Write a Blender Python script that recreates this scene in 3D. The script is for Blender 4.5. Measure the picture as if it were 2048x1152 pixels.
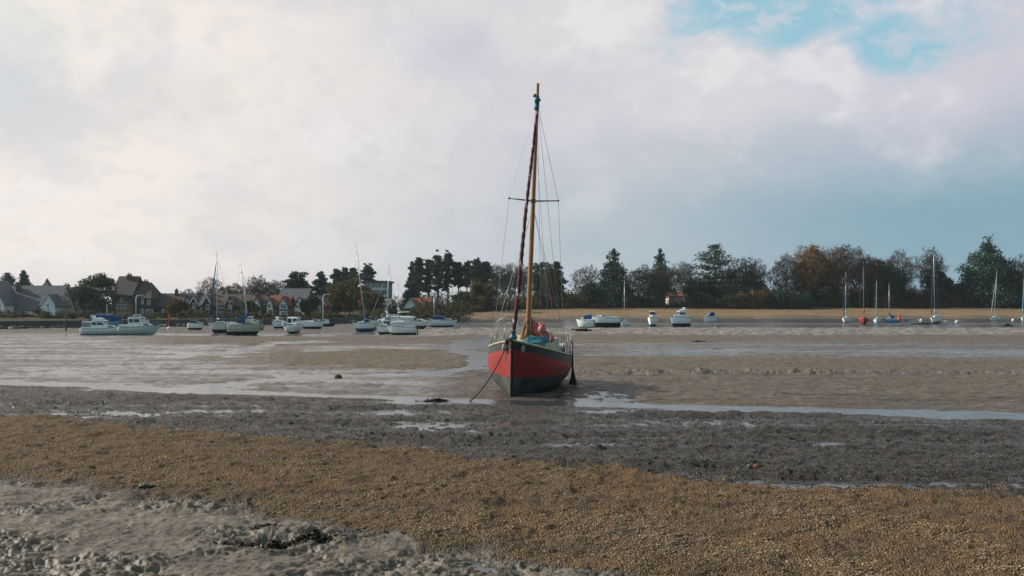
import bpy, math, random
import numpy as np
from mathutils import Vector, Matrix, Euler

# ------------------------------------------------------------------ clear, camera, world, sun, exposure
for o in list(bpy.data.objects): bpy.data.objects.remove(o)
SC = bpy.context.scene
COL = SC.collection
R = math.radians
FPX, HY, CH = 1990.0, 612.0, 2.94          # focal length in photo pixels, horizon row, eye height (m)

cam_d = bpy.data.cameras.new("camera")
cam = bpy.data.objects.new("camera", cam_d)
COL.objects.link(cam)
cam.location = (0, 0, CH)
cam.rotation_euler = (R(90), 0, 0)
cam_d.sensor_width = 36
cam_d.lens = FPX / 2048 * 36
cam_d.shift_y = 36 / 2048
cam_d.clip_start = 0.1
cam_d.clip_end = 8000
SC.camera = cam
SC.view_settings.view_transform = 'Standard'
SC.view_settings.look = 'None'
SC.view_settings.exposure = 0.0
SC.view_settings.gamma = 1

SUN_EL, SUN_AZ = 28.0, -77.0               # azimuth clockwise from +Y (the view direction)
sd = Vector((math.sin(R(SUN_AZ)) * math.cos(R(SUN_EL)), math.cos(R(SUN_AZ)) * math.cos(R(SUN_EL)), math.sin(R(SUN_EL))))
sun_d = bpy.data.lights.new("sun", 'SUN')
sun_d.energy = 5.0
sun_d.angle = R(1.5)
sun_d.color = (1.0, 0.93, 0.83)
sun = bpy.data.objects.new("sun", sun_d)
COL.objects.link(sun)
sun.rotation_euler = sd.to_track_quat('Z', 'Y').to_euler()

def make_world():
    w = bpy.data.worlds.new("World"); SC.world = w; w.use_nodes = True
    nt = w.node_tree; N = nt.nodes; L = nt.links
    for n in list(N): N.remove(n)
    def nd(t, **k):
        n = N.new(t)
        for a, b in k.items(): setattr(n, a, b)
        return n
    def math_(op, a, b=None, c=None, clamp=False):
        n = nd('ShaderNodeMath', operation=op); n.use_clamp = clamp
        for i, v in enumerate((a, b, c)):
            if v is None: continue
            if isinstance(v, (int, float)): n.inputs[i].default_value = v
            else: L.new(v, n.inputs[i])
        return n.outputs[0]
    def mix(f, a, b):
        n = nd('ShaderNodeMix', data_type='RGBA')
        for i, v in ((0, f), (6, a), (7, b)):
            if isinstance(v, (int, float)): n.inputs[i].default_value = v
            elif isinstance(v, tuple): n.inputs[i].default_value = (*v, 1)
            else: L.new(v, n.inputs[i])
        return n.outputs[2]
    def ss(x, a, b):
        n = nd('ShaderNodeMapRange', interpolation_type='SMOOTHSTEP')
        L.new(x, n.inputs[0]); n.inputs[1].default_value = a; n.inputs[2].default_value = b
        return n.outputs[0]
    out = nd('ShaderNodeOutputWorld'); bg = nd('ShaderNodeBackground'); bg.inputs[1].default_value = 0.1
    L.new(bg.outputs[0], out.inputs[0])
    sky = nd('ShaderNodeTexSky', sky_type='NISHITA'); sky.sun_disc = False
    sky.sun_elevation = R(SUN_EL); sky.sun_rotation = R(SUN_AZ); sky.air_density = 1.0; sky.dust_density = 1.5
    tc = nd('ShaderNodeTexCoord'); sep = nd('ShaderNodeSeparateXYZ'); L.new(tc.outputs['Generated'], sep.inputs[0])
    x, y, z = sep.outputs
    az = math_('MULTIPLY', math_('ARCTAN2', x, y), 180 / math.pi)
    el = math_('MULTIPLY', math_('ARCSINE', z), 180 / math.pi)
    # soft cloud noise laid out on the sky in degrees
    cmb = nd('ShaderNodeCombineXYZ'); L.new(az, cmb.inputs[0]); L.new(math_('MULTIPLY', el, 1.55), cmb.inputs[1])
    def noise(scale, det, rough, off, dist=0.0):
        mp = nd('ShaderNodeMapping'); mp.inputs['Location'].default_value = off
        L.new(cmb.outputs[0], mp.inputs[0])
        n = nd('ShaderNodeTexNoise'); n.inputs['Scale'].default_value = scale; n.inputs['Detail'].default_value = det
        n.inputs['Roughness'].default_value = rough; n.inputs['Distortion'].default_value = dist
        L.new(mp.outputs[0], n.inputs['Vector']); return n.outputs[0]
    n1 = noise(0.075, 6, 0.52, (11, 4, 0), 0.3)
    n2 = noise(0.20, 7, 0.55, (3, 27, 5), 0.2)
    n3 = noise(0.045, 3, 0.5, (40, 2, 9))
    nn = math_('ADD', math_('MULTIPLY', math_('SUBTRACT', n1, 0.5), 1.0), math_('MULTIPLY', math_('SUBTRACT', n2, 0.5), 0.6))
    def blob(ca, ce, ra, re, wob=0.0):
        dx = math_('DIVIDE', math_('SUBTRACT', az, ca), ra); dy = math_('DIVIDE', math_('SUBTRACT', el, ce), re)
        r = math_('SQRT', math_('ADD', math_('MULTIPLY', dx, dx), math_('MULTIPLY', dy, dy)))
        if wob: r = math_('ADD', r, math_('MULTIPLY', nn, wob))
        return r
    # cloud colour: warm pale on the left, mauve in the middle, teal-grey low on the right
    a_n = math_('ADD', az, math_('MULTIPLY', nn, 26))
    e_n = math_('ADD', el, math_('MULTIPLY', nn, 6))
    left = (8.9, 8.35, 7.7); mid = (7.2, 6.95, 7.2); right = (4.3, 4.9, 6.0)
    c = mix(ss(a_n, -22, 2), left, mid)
    c = mix(ss(a_n, 6, 30), c, (6.0, 6.0, 6.9))
    # brighter puffs and grey-lilac hollows
    c = mix(math_('MULTIPLY', ss(n2, 0.49, 0.64), 0.45), c, (8.9, 8.6, 8.5))
    n4 = noise(0.5, 8, 0.6, (7, 3, 1), 0.4)
    c = mix(math_('MULTIPLY', ss(n4, 0.50, 0.36), 0.14), c, (5.0, 5.3, 6.0))
    c = mix(math_('MULTIPLY', ss(n1, 0.53, 0.37), 0.5), c, (5.6, 5.7, 6.5))
    # lower sky: blue-grey veil, deeper to the right
    veil = math_('MULTIPLY', ss(e_n, 11.0, 4.0), ss(a_n, -20, 26))
    veil = math_('MULTIPLY', veil, 0.95)
    c = mix(veil, c, (2.65, 4.1, 4.85))
    v2 = math_('MULTIPLY', ss(blob(27, 5.0, 15, 4.2, 0.9), 1.3, 0.0), 0.58)
    c = mix(v2, c, (2.1, 3.75, 4.7))
    v3 = math_('MULTIPLY', ss(blob(17, 9.0, 8, 2.2, 1.3), 1.2, 0.2), 0.45)
    c = mix(v3, c, (3.6, 4.7, 5.6))
    v4 = math_('MULTIPLY', ss(blob(-3, 14.3, 2.6, 1.9, 0.8), 1.2, 0.1), 0.25)
    c = mix(v4, c, (4.3, 4.5, 6.6))
    # pale strip right above the horizon
    hz = math_('MULTIPLY', ss(el, 2.8, 0.0), 0.5)
    c = mix(hz, c, mix(ss(az, -20, 28), (6.3, 6.0, 6.4), (3.3, 4.6, 5.2)))
    nn = math_('ADD', math_('MULTIPLY', math_('SUBTRACT', n1, 0.5), 2.2), math_('MULTIPLY', math_('SUBTRACT', n2, 0.5), 2.4))
    # blue openings, upper right
    b1 = ss(blob(17.0, 17.8, 9.5, 4.2, 1.0), 1.35, 0.50)
    b2 = ss(blob(19.8, 14.6, 3.4, 3.0, 1.2), 1.35, 0.35)
    b3 = math_('MULTIPLY', ss(blob(-29, 14, 5, 4, 1.6), 1.1, 0.2), 0.12)
    b12 = math_('MAXIMUM', b1, b2)
    b12 = math_('MULTIPLY', b12, math_('SUBTRACT', 1.0, math_('MULTIPLY', ss(n4, 0.46, 0.64), 0.55)))
    hole = math_('MAXIMUM', math_('MULTIPLY', b12, 0.92), b3)
    skyc = nd('ShaderNodeMix', data_type='RGBA'); skyc.blend_type = 'MULTIPLY'; skyc.inputs[0].default_value = 1
    L.new(sky.outputs[0], skyc.inputs[6]); skyc.inputs[7].default_value = (0.80, 1.35, 1.25, 1)
    blue = mix(0.75, skyc.outputs[2], (3.4, 6.1, 7.3))
    c = mix(hole, c, blue)
    # the rest of the sky dome: broken blue-grey cloud behind and overhead
    behind = ss(math_('ABSOLUTE', az), 45, 100)
    c = mix(math_('MULTIPLY', behind, 0.85), c, (3.9, 6.6, 7.5))
    c = mix(ss(az, 30, 75), c, (1.9, 3.4, 4.3))
    c = mix(math_('MULTIPLY', ss(el, 19, 48), 0.8), c, mix(ss(n3, .35, .65), (1.5, 2.0, 2.5), (3.0, 3.1, 3.3)))
    c = mix(ss(el, 0, -3), c, (1.6, 1.6, 1.5))
    L.new(c, bg.inputs[0])
make_world()

# ------------------------------------------------------------------ helpers
random.seed(7)
RS = np.random.RandomState(11)

def dist(py, z=0.0): return (CH - z) * FPX / (py - HY)
def wx(px, d): return (px - 1024) / FPX * d
def wz(py, d): return CH - (py - HY) / FPX * d

def tag(o, label=None, cat=None, group=None, kind=None):
    if label: o['label'] = label
    if cat: o['category'] = cat
    if group: o['group'] = group
    if kind: o['kind'] = kind
    return o

def empty(name, loc, rot=(0, 0, 0), label=None, cat=None, group=None):
    o = bpy.data.objects.new(name, None); COL.objects.link(o)
    o.location = loc; o.rotation_euler = rot; o.empty_display_size = 0.3
    return tag(o, label, cat, group)

def link(name, me, parent=None):
    o = bpy.data.objects.new(name, me); COL.objects.link(o)
    if parent: o.parent = parent
    return o

class MB:
    def __init__(s): s.v = []; s.f = []; s.m = []
    def add(s, vs, fs, mat=0):
        b = len(s.v); s.v += [tuple(p) for p in vs]
        for f in fs: s.f.append([b + i for i in f]); s.m.append(mat)
    def box(s, c, d, mat=0, rot=None, taper=None):
        x, y, z = d[0] / 2, d[1] / 2, d[2] / 2
        t = taper or (1, 1)
        P = [(-x, -y, -z), (x, -y, -z), (x, y, -z), (-x, y, -z), (-x * t[0], -y * t[1], z), (x * t[0], -y * t[1], z), (x * t[0], y * t[1], z), (-x * t[0], y * t[1], z)]
        if rot is not None:
            Rm = Euler(rot).to_matrix(); P = [Rm @ Vector(p) for p in P]
        s.add([(p[0] + c[0], p[1] + c[1], p[2] + c[2]) for p in P],
              [(0, 3, 2, 1), (4, 5, 6, 7), (0, 1, 5, 4), (1, 2, 6, 5), (2, 3, 7, 6), (3, 0, 4, 7)], mat)
    def tube(s, pts, r, n=6, mat=0, matf=None, caps=True):
        pts = [Vector(p) for p in pts]; k = len(pts)
        rr = r if isinstance(r, (list, tuple)) else [r] * k
        vs = []; ref = None
        for i in range(k):
            t = (pts[min(i + 1, k - 1)] - pts[max(i - 1, 0)])
            if t.length < 1e-9: t = Vector((0, 0, 1))
            t.normalize()
            if ref is None: ref = Vector((0, 0, 1)) if abs(t.z) < .9 else Vector((1, 0, 0))
            a = (ref - t * ref.dot(t)); 
            if a.length < 1e-6: a = t.orthogonal()
            a.normalize(); ref = a; b = t.cross(a)
            for j in range(n):
                q = 2 * math.pi * j / n
                vs.append(pts[i] + (a * math.cos(q) + b * math.sin(q)) * rr[i])
        b0 = len(s.v); s.v += [tuple(p) for p in vs]
        for i in range(k - 1):
            for j in range(n):
                j2 = (j + 1) % n
                s.f.append([b0 + i * n + j, b0 + i * n + j2, b0 + (i + 1) * n + j2, b0 + (i + 1) * n + j])
                s.m.append(matf(i, j) if matf else mat)
        if caps:
            s.f.append([b0 + j for j in range(n)][::-1]); s.m.append(mat)
            s.f.append([b0 + (k - 1) * n + j for j in range(n)]); s.m.append(mat)
    def ball(s, c, r, nu=10, nv=7, mat=0, jit=0):
        rx, ry, rz = r if isinstance(r, (tuple, list)) else (r, r, r)
        vs = []; 
        for i in range(nv + 1):
            th = math.pi * i / nv
            for j in range(nu):
                ph = 2 * math.pi * j / nu; k = 1 + random.uniform(-jit, jit)
                vs.append((c[0] + rx * k * math.sin(th) * math.cos(ph), c[1] + ry * k * math.sin(th) * math.sin(ph), c[2] + rz * k * math.cos(th)))
        fs = [(i * nu + j, (i + 1) * nu + j, (i + 1) * nu + (j + 1) % nu, i * nu + (j + 1) % nu) for i in range(nv) for j in range(nu)]
        s.add(vs, fs, mat)
    def build(s, name, mats, parent=None, smooth=False, bevel=0):
        me = bpy.data.meshes.new(name)
        me.from_pydata(s.v, [], s.f)
        for m in (mats if isinstance(mats, (list, tuple)) else [mats]): me.materials.append(m)
        me.polygons.foreach_set('material_index', s.m)
        if smooth: me.polygons.foreach_set('use_smooth', [True] * len(s.f))
        me.update()
        o = link(name, me, parent)
        if bevel:
            b = o.modifiers.new('b', 'BEVEL'); b.width = bevel; b.segments = 2; b.limit_method = 'ANGLE'
        return o

def mesh_np(name, V, F, mats, mi=None, smooth=False):
    """V (n,3) float, F (m,k) int with constant k"""
    me = bpy.data.meshes.new(name); m, k = F.shape
    me.vertices.add(len(V)); me.vertices.foreach_set('co', V.astype(np.float32).ravel())
    me.loops.add(m * k); me.loops.foreach_set('vertex_index', F.astype(np.int32).ravel())
    me.polygons.add(m); me.polygons.foreach_set('loop_start', np.arange(0, m * k, k, dtype=np.int32))
    me.polygons.foreach_set('loop_total', np.full(m, k, dtype=np.int32))
    for mm in (mats if isinstance(mats, (list, tuple)) else [mats]): me.materials.append(mm)
    if mi is not None: me.polygons.foreach_set('material_index', mi.astype(np.int32))
    if smooth: me.polygons.foreach_set('use_smooth', np.ones(m, dtype=bool))
    me.update(calc_edges=True)
    return me

# ------------------------------------------------------------------ materials
def mat(name, col, rough=0.6, col2=None, scale=3.0, metal=0.0, bump=0.0, bscale=None, spec=0.5, dirt=None, stretch=(1, 1, 1), trans=0.0, coat=0.0):
    m = bpy.data.materials.new(name); m.use_nodes = True
    nt = m.node_tree; b = nt.nodes['Principled BSDF']
    b.inputs['Roughness'].default_value = rough; b.inputs['Metallic'].default_value = metal
    b.inputs['Specular IOR Level'].default_value = spec
    b.inputs['Base Color'].default_value = (*col, 1); b.inputs['Coat Weight'].default_value = coat
    tc = nt.nodes.new('ShaderNodeTexCoord'); mp = nt.nodes.new('ShaderNodeMapping'); mp.inputs['Scale'].default_value = stretch
    nt.links.new(tc.outputs['Object'], mp.inputs[0])
    if col2 is not None:
        n = nt.nodes.new('ShaderNodeTexNoise'); n.inputs['Scale'].default_value = scale; n.inputs['Detail'].default_value = 6
        n.inputs['Roughness'].default_value = 0.6
        nt.links.new(mp.outputs[0], n.inputs['Vector'])
        r = nt.nodes.new('ShaderNodeMapRange'); r.inputs[1].default_value = .35; r.inputs[2].default_value = .68
        nt.links.new(n.outputs[0], r.inputs[0])
        x = nt.nodes.new('ShaderNodeMix'); x.data_type = 'RGBA'
        x.inputs[6].default_value = (*col, 1); x.inputs[7].default_value = (*col2, 1)
        nt.links.new(r.outputs[0], x.inputs[0]); nt.links.new(x.outputs[2], b.inputs['Base Color'])
    if bump:
        n = nt.nodes.new('ShaderNodeTexNoise'); n.inputs['Scale'].default_value = bscale or scale * 3; n.inputs['Detail'].default_value = 5
        nt.links.new(mp.outputs[0], n.inputs['Vector'])
        bp = nt.nodes.new('ShaderNodeBump'); bp.inputs['Strength'].default_value = 1; bp.inputs['Distance'].default_value = bump
        nt.links.new(n.outputs[0], bp.inputs['Height']); nt.links.new(bp.outputs[0], b.inputs['Normal'])
    if trans:
        t = nt.nodes.new('ShaderNodeBsdfTranslucent'); ms = nt.nodes.new('ShaderNodeMixShader'); ms.inputs[0].default_value = trans
        src = x.outputs[2] if col2 is not None else None
        if src: nt.links.new(src, t.inputs[0])
        else: t.inputs[0].default_value = (*col, 1)
        nt.links.new(b.outputs[0], ms.inputs[1]); nt.links.new(t.outputs[0], ms.inputs[2])
        nt.links.new(ms.outputs[0], nt.nodes['Material Output'].inputs[0])
    return m

M = dict(
    white=mat('white_gelcoat', (.86, .87, .86), .32, (.74, .77, .76), 1.3),
    cream=mat('cream_paint', (.58, .55, .42), .5, (.42, .40, .30), 2.2),
    cream_old=mat('weathered_cream_paint', (.60, .56, .40), .6, (.36, .33, .22), 4, bump=.003),
    grey=mat('pale_grey_gelcoat', (.60, .64, .60), .4, (.48, .53, .49), 1.5),
    paleblue=mat('pale_blue_gelcoat', (.28, .48, .60), .4, (.22, .40, .52), 1.5),
    skyblue=mat('sky_blue_paint', (.12, .36, .52), .4, (.09, .30, .45), 1.5),
    bluehull=mat('blue_paint', (.03, .10, .28), .35, (.02, .08, .20), 1.5),
    navy=mat('navy_antifouling', (.010, .022, .05), .7, (.02, .03, .045), 2),
    boot=mat('bright_blue_antifouling', (.02, .11, .33), .7, (.02, .08, .24), 2),
    blackfoul=mat('black_antifouling', (.014, .016, .018), .75, (.03, .03, .028), 2),
    maroonfoul=mat('dark_maroon_antifouling', (.035, .016, .018), .7, (.02, .012, .012), 2),
    stripe=mat('dark_stripe', (.02, .03, .05), .4),
    bluecanvas=mat('blue_canvas', (.012, .045, .15), .85, (.02, .065, .20), 4, bump=.02),
    darkcanvas=mat('dark_blue_canvas', (.012, .03, .09), .85, (.02, .04, .12), 4, bump=.02),
    whitecanvas=mat('off_white_canvas', (.62, .63, .60), .85, (.48, .50, .48), 3, bump=.02),
    greycanvas=mat('grey_canvas', (.30, .34, .36), .85, (.22, .26, .28), 3, bump=.02),
    yellow=mat('yellow_orange_paint', (.55, .27, .04), .5, (.42, .18, .03), 2),
    redboat=mat('red_paint', (.38, .035, .03), .45, (.28, .03, .025), 2),
    alu=mat('aluminium_spar', (.62, .64, .64), .35, (.5, .52, .52), 2, metal=.35),
    steel=mat('stainless_steel', (.24, .24, .23), .45, metal=.8),
    wire=mat('rigging_wire', (.20, .20, .20), .5, metal=.5),
    glass=mat('cabin_glass', (.012, .018, .024), .12, (.03, .035, .04), 1.0),
    black=mat('black_rubber', (.015, .015, .016), .7, (.03, .03, .03), 5),
    wood=mat('varnished_mast_wood', (.35, .15, .045), .42, (.20, .075, .025), 5, stretch=(6, 6, .35), bump=.002),
    wooddark=mat('dark_spar', (.035, .025, .02), .5),
    orange=mat('orange_buoy', (.62, .09, .03), .45),
    rope=mat('weathered_rope', (.10, .085, .065), .9, (.05, .04, .03), 20),
)

# ------------------------------------------------------------------ terrain heights
def vnoise(x, y, seed=0):
    xi = np.floor(x).astype(np.int64); yi = np.floor(y).astype(np.int64)
    fx = x - xi; fy = y - yi
    fx = fx * fx * fx * (fx * (fx * 6 - 15) + 10); fy = fy * fy * fy * (fy * (fy * 6 - 15) + 10)
    def h(a, b):
        n = (a * 374761393 + b * 668265263 + seed * 1442695041) & 0xFFFFFFFF
        n = ((n ^ (n >> 13)) * 1274126177) & 0xFFFFFFFF
        return ((n ^ (n >> 16)) & 0xFFFFFF) / float(0xFFFFFF)
    a = h(xi, yi); b = h(xi + 1, yi); c = h(xi, yi + 1); d = h(xi + 1, yi + 1)
    return (a + (b - a) * fx) * (1 - fy) + (c + (d - c) * fx) * fy - 0.5
def fbm(x, y, seed=0, o=4, g=0.5):
    s = 0; a = 1; 
    for i in range(o):
        s = s + a * vnoise(x * 2 ** i + 17.3 * i, y * 2 ** i - 9.1 * i, seed + i); a *= g
    return s
def sm(a, b, x):
    t = np.clip((x - a) / (b - a), 0, 1); return t * t * (3 - 2 * t)
def band(x, a, b, s): return sm(a - s, a + s, x) * (1 - sm(b - s, b + s, x))

SHX = [-1500, 0, 340, 700, 870, 930, 1000, 1150, 1500, 2048, 3500]
SHF = [118, 125, 140, 160, 172, 203, 216, 222, 225, 225, 225]
SHT = [124, 130, 145, 165, 178, 228, 242, 254, 262, 262, 262]
SHZ = [.55, .55, .55, .55, .6, 1.3, 2.0, 2.62, 2.7, 2.7, 2.7]

def terrain(X, Y):
    X = np.asarray(X, float); Y = np.asarray(Y, float)
    Ys = np.maximum(Y, 1.5)
    w1 = fbm(X / 3.1, Y / 5.0, 5, 4); w2 = fbm(X / .8, Y / 1.4, 15, 3)
    px = 1024 + FPX * X / Ys
    px = np.where(Y < 1.5, np.clip(px, -6000, 8000), px)
    py = HY + CH * FPX / Ys
    rel = np.clip((py - HY) / 180, .12, 4)              # boundary wobble scaled with nearness
    w3 = fbm(X / .35, Y / .5, 19, 3)
    pyw = py + rel * (w1 * 10 + w2 * 7 + w3 * 7)
    # layout lines
    y_ch = np.interp(px, [-800, 0, 160, 330, 700, 980, 1180, 1500, 1800, 2048, 2800], [764, 766, 770, 780, 793, 803, 810, 817, 826, 832, 850])
    t_ch = np.interp(px, [0, 400, 900, 1100, 1500, 2048], [3.6, 4.2, 3.8, 4.0, 5.0, 6.4])
    y_gr = np.interp(px, [-1200, 0, 200, 400, 600, 800, 1000, 1200, 1400, 1600, 1800, 2048, 3000], [800, 838, 852, 870, 885, 905, 925, 940, 960, 976, 985, 995, 1030])
    y_md = np.interp(px, [-1200, 0, 200, 400, 600, 800, 1000, 1150, 1500, 2500], [820, 950, 972, 1010, 1050, 1090, 1125, 1160, 1250, 1500])
    dark = band(pyw, y_ch + 3, y_gr, 7)
    brown = sm(y_gr - 7, y_gr + 7, pyw) * (1 - sm(y_md - 14, y_md + 14, pyw + 10 * w2))
    fore = sm(y_md - 14, y_md + 14, pyw + 10 * w2)
    beyond = 1 - sm(y_ch - 2, y_ch + 2, py + rel * w2 * 2)
    # --- levels
    z = np.zeros_like(X) + 0.0
    n1 = fbm(X / 9, Y / 9, 31, 4); n2 = fbm(X / 2.3, Y / 3.0, 41, 4); n3 = fbm(X / .45, Y / .6, 51, 4); n4 = fbm(X / .11, Y / .13, 61, 3)
    rid = 1 - 2 * np.abs(fbm(X / .5, Y / .7, 71, 3))
    near = 1 - sm(35, 80, Ys)
    # foreground mud: lumpy, trodden
    lump = .55 * fbm(X / .48, Y / .36, 81, 5, .62) + .9 * (.22 - np.abs(fbm(X / .55 + .6 * w2, Y / .34, 84, 4, .6)))
    foot = np.clip(-vnoise(X / .22, Y / .3, 83) * 2.4 - .35, 0, 1)
    rut = sm(-.12, .16, fbm(X / 1.5, Y / 1.1, 221, 3)); l2 = fbm(X / .22 + .5 * w2, Y / .17, 223, 4, .65)
    zf = .075 + .06 * n2 + (.030 + .045 * rut) * lump + (.025 + .035 * rut) * l2 - .06 * rut * np.clip(-l2 - .12, 0, 1) + .016 * n4 + .10 * fbm(X / 1.1, Y / .55, 227, 3) * (.3 + rut)
    # brown gravel
    zb = .115 + .07 * n2 + .055 * n3 + .035 * n4
    # dark gravel band with long hollows
    along = fbm(X / 7.5 + .12 * Y, Y / .95, 91, 3)
    dm = sm(.10, -.10, along + .25 * n3)
    zd = .050 + .17 * along + .085 * n3 + .050 * n4 + .02 * rid + .05 * n2
    # beyond the channel
    brA = band(py + rel * 14 * w1, 701, 737, 5) * sm(330, 640, px) * (1 - sm(925, 945, px + 25 * w1))
    brB = band(py + rel * 14 * w1, 673, 692, 4) * sm(150, 420, px) * (1 - sm(900, 960, px))
    brC = sm(1120, 1180, px) * band(py + rel * 10 * w1, 717, 747, 5)
    brD = sm(1060, 1300, px) * band(py + rel * 14 * w1, 757, 812, 8) * .6
    brE = sm(980, 1100, px) * band(py + rel * 8 * w1, 672, 686, 4) * .8
    ridge = sm(1090, 1170, px) * band(py + 3 * w2, 746.5, 751.5, 1.5)
    wetR = np.exp(-((px - 1380) / 170) ** 2 - ((py - 704) / 9) ** 2) + np.exp(-((px - 1900) / 300) ** 2 - ((py - 708) / 9) ** 2) + .5 * np.exp(-((px - 1500) / 500) ** 2 - ((py - 690) / 5) ** 2)
    wetL = (1 - sm(800, 960, px)) * (1 - np.maximum(brA, brB)) * sm(664, 672, py) * beyond
    sx1 = fbm(X / 9, Y / 2.6, 131, 4, .6); sx2 = fbm(X / 1.6, Y / .9, 141, 4, .6)
    zr = .060 + .040 * n1 + .060 * sx1 + .070 * sx2 + .055 * n3
    zr = zr + .035 * (brA + brB + brC + .5 * brD + brE) + ridge * (.045 + .16 * np.abs(n3) + .08 * n4) - .065 * np.clip(wetR, 0, 1) - .026 * wetL
    # creek winding in behind the red boat, and other rills
    def rill(pts, wpx, depth):
        a = np.array(pts, float); best = np.full(X.shape, 1e9)
        for (x0, y0), (x1, y1) in zip(a[:-1], a[1:]):
            # distance measured with the row direction weighted by foreshortening
            k = 5.0
            dx, dy = x1 - x0, (y1 - y0) * k
            t = np.clip(((px - x0) * dx + (py - y0) * k * dy) / (dx * dx + dy * dy + 1e-9), 0, 1)
            best = np.minimum(best, np.hypot(px - x0 - t * dx, (py - y0) * k - t * dy))
        return depth * np.exp(-(best * (1 + .5 * w2) / wpx) ** 2) + .030 * np.exp(-(best / wpx / 3) ** 2)
    zr = zr - rill([(1000, 683), (935, 691), (905, 698), (948, 709), (965, 722), (935, 738), (880, 747), (600, 756), (430, 770), (380, 782)], 17, .11)
    zr = zr - rill([(975, 684), (925, 688)], 34, .07)
    zr = zr - rill([(1000, 715), (965, 722)], 26, .07)
    zr = zr - rill([(640, 682), (560, 687), (510, 695), (470, 705)], 15, .09)
    zr = zr - rill([(470, 705), (300, 712), (0, 716)], 8, .06)
    zr = zr - rill([(-300, 676), (60, 671), (330, 668), (600, 672), (760, 668)], 7, .06)
    zr = zr - rill([(520, 690), (760, 680), (900, 682)], 7, .05)
    # shelly strip before the far channel
    shell = sm(760, 900, px) * band(py + 2 * w1, 656.5, 671, 1.6)
    zr = zr + shell * (.05 + .16 * fbm(X / 1.6, Y / 4, 101, 3))
    far_w = sm(840, 900, px) * (1 - sm(654, 657.5, py + 1.5 * w1))
    zr = zr * (1 - far_w) + far_w * (-.14 + .0 * w1)
    bar = sm(1000, 1100, px) * band(py, 646.3, 648.6, .5)
    bar2 = sm(840, 1000, px) * band(py, 646.6, 649.0, .4)
    zr = zr + np.maximum(bar, bar2) * far_w * .20
    z = zr * beyond + zf * fore + zb * brown * (1 - fore) + zd * (1 - beyond) * (1 - fore) * (1 - brown)
    nearch = np.exp(-((py - y_ch) / (t_ch * np.where(py > y_ch, 2.8, 1.7))) ** 2); z = z * (1 - .85 * nearch) + .016 * nearch
    # hollow under the red boat
    z = z - .05 * np.exp(-((px - 1085) / 50) ** 2 - ((py - 787) / 10) ** 2)
    pool = sm(1085, 1120, px) * (1 - sm(1225, 1285, px + 60 * w1)) * band(py + 5 * w1, 783, 805, 4); z = z * (1 - pool) + (-.001 + .06 * n3 + .04 * n4) * pool
    # channel
    z = z - (.17 + .0 * z) * np.exp(-((py + 1.2 * w2 - y_ch) / t_ch) ** 2)
    # shore
    Df = np.interp(px, SHX, SHF) + 1.5 * w1; Dt = np.interp(px, SHX, SHT); Zt = np.interp(px, SHX, SHZ)
    rise = np.clip((Y - Df) / (Dt - Df), 0, 1)
    zs = Zt * (rise ** .85) + np.clip(Y - Dt, 0, 900) * .004
    isl = sm(0, 1.5, Y - Df)
    z = z * (1 - isl) + (zs + .05 * n2) * isl
    behind = sm(3, -6, Y) if False else (1 - sm(-6, 3, Y))
    z = z * (1 - behind) + (.17 + .06 * n2) * behind
    wet = np.clip(wetL * .8 + np.clip(wetR, 0, 1) + dark * .55 + fore * .38 + .22 * beyond, 0, 1)
    brownish = np.clip(brA + .6 * brB + brC + brD + brE, 0, 1) * beyond
    sand = isl * sm(840, 940, px) * (1 - sm(.80, .93, rise)) * sm(.10, .22, rise)
    grass = np.maximum(isl * sm(1.0, 1.05, (Y - Df) / (Dt - Df)), isl * (1 - sm(850, 930, px)))
    return z, dict(hollow=dm * (1 - beyond), brown=brown, dark=dark, fore=fore, wet=wet, far_brown=brownish, sand=sand, shell=np.clip(shell + .25 * ridge, 0, 1), grass=grass)

def gz(x, y): return float(terrain(np.array([x]), np.array([y]))[0][0])

GQ = 1.0   # ground grid density
def build_ground():
    na = int(1450 * GQ)
    th = np.concatenate([np.radians(np.linspace(-180, -34, 60, endpoint=False)), np.radians(np.linspace(-34, 34, na, endpoint=False)), np.radians(np.linspace(34, 180, 60))])
    r1 = np.geomspace(.4, 9.2, 26, endpoint=False)
    py = np.linspace(HY + CH * FPX / 9.2, HY + CH * FPX / 270, int(880 * GQ)); r2 = CH * FPX / (py - HY)
    r3 = np.geomspace(272, 1600, 34)
    r = np.concatenate([r1, r2, r3])
    # jitter keeps the grid from showing as rows
    T, Rr = np.meshgrid(th, r)
    X = Rr * np.sin(T); Y = Rr * np.cos(T)
    Z, A = terrain(X.ravel(), Y.ravel())
    V = np.stack([X.ravel(), Y.ravel(), Z], 1)
    nr, nc = T.shape
    i = np.arange(nr - 1)[:, None] * nc + np.arange(nc - 1)[None, :]
    F = np.stack([i, i + 1, i + 1 + nc, i + nc], -1).reshape(-1, 4)[:, ::-1]
    m = ground_material()
    me = mesh_np('mudflat', V, F, m, smooth=True)
    for k, a in A.items():
        at = me.attributes.new(k, 'FLOAT', 'POINT'); at.data.foreach_set('value', a.astype(np.float32))
    o = link('mudflat', me); tag(o, kind='structure')
    return o

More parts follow.
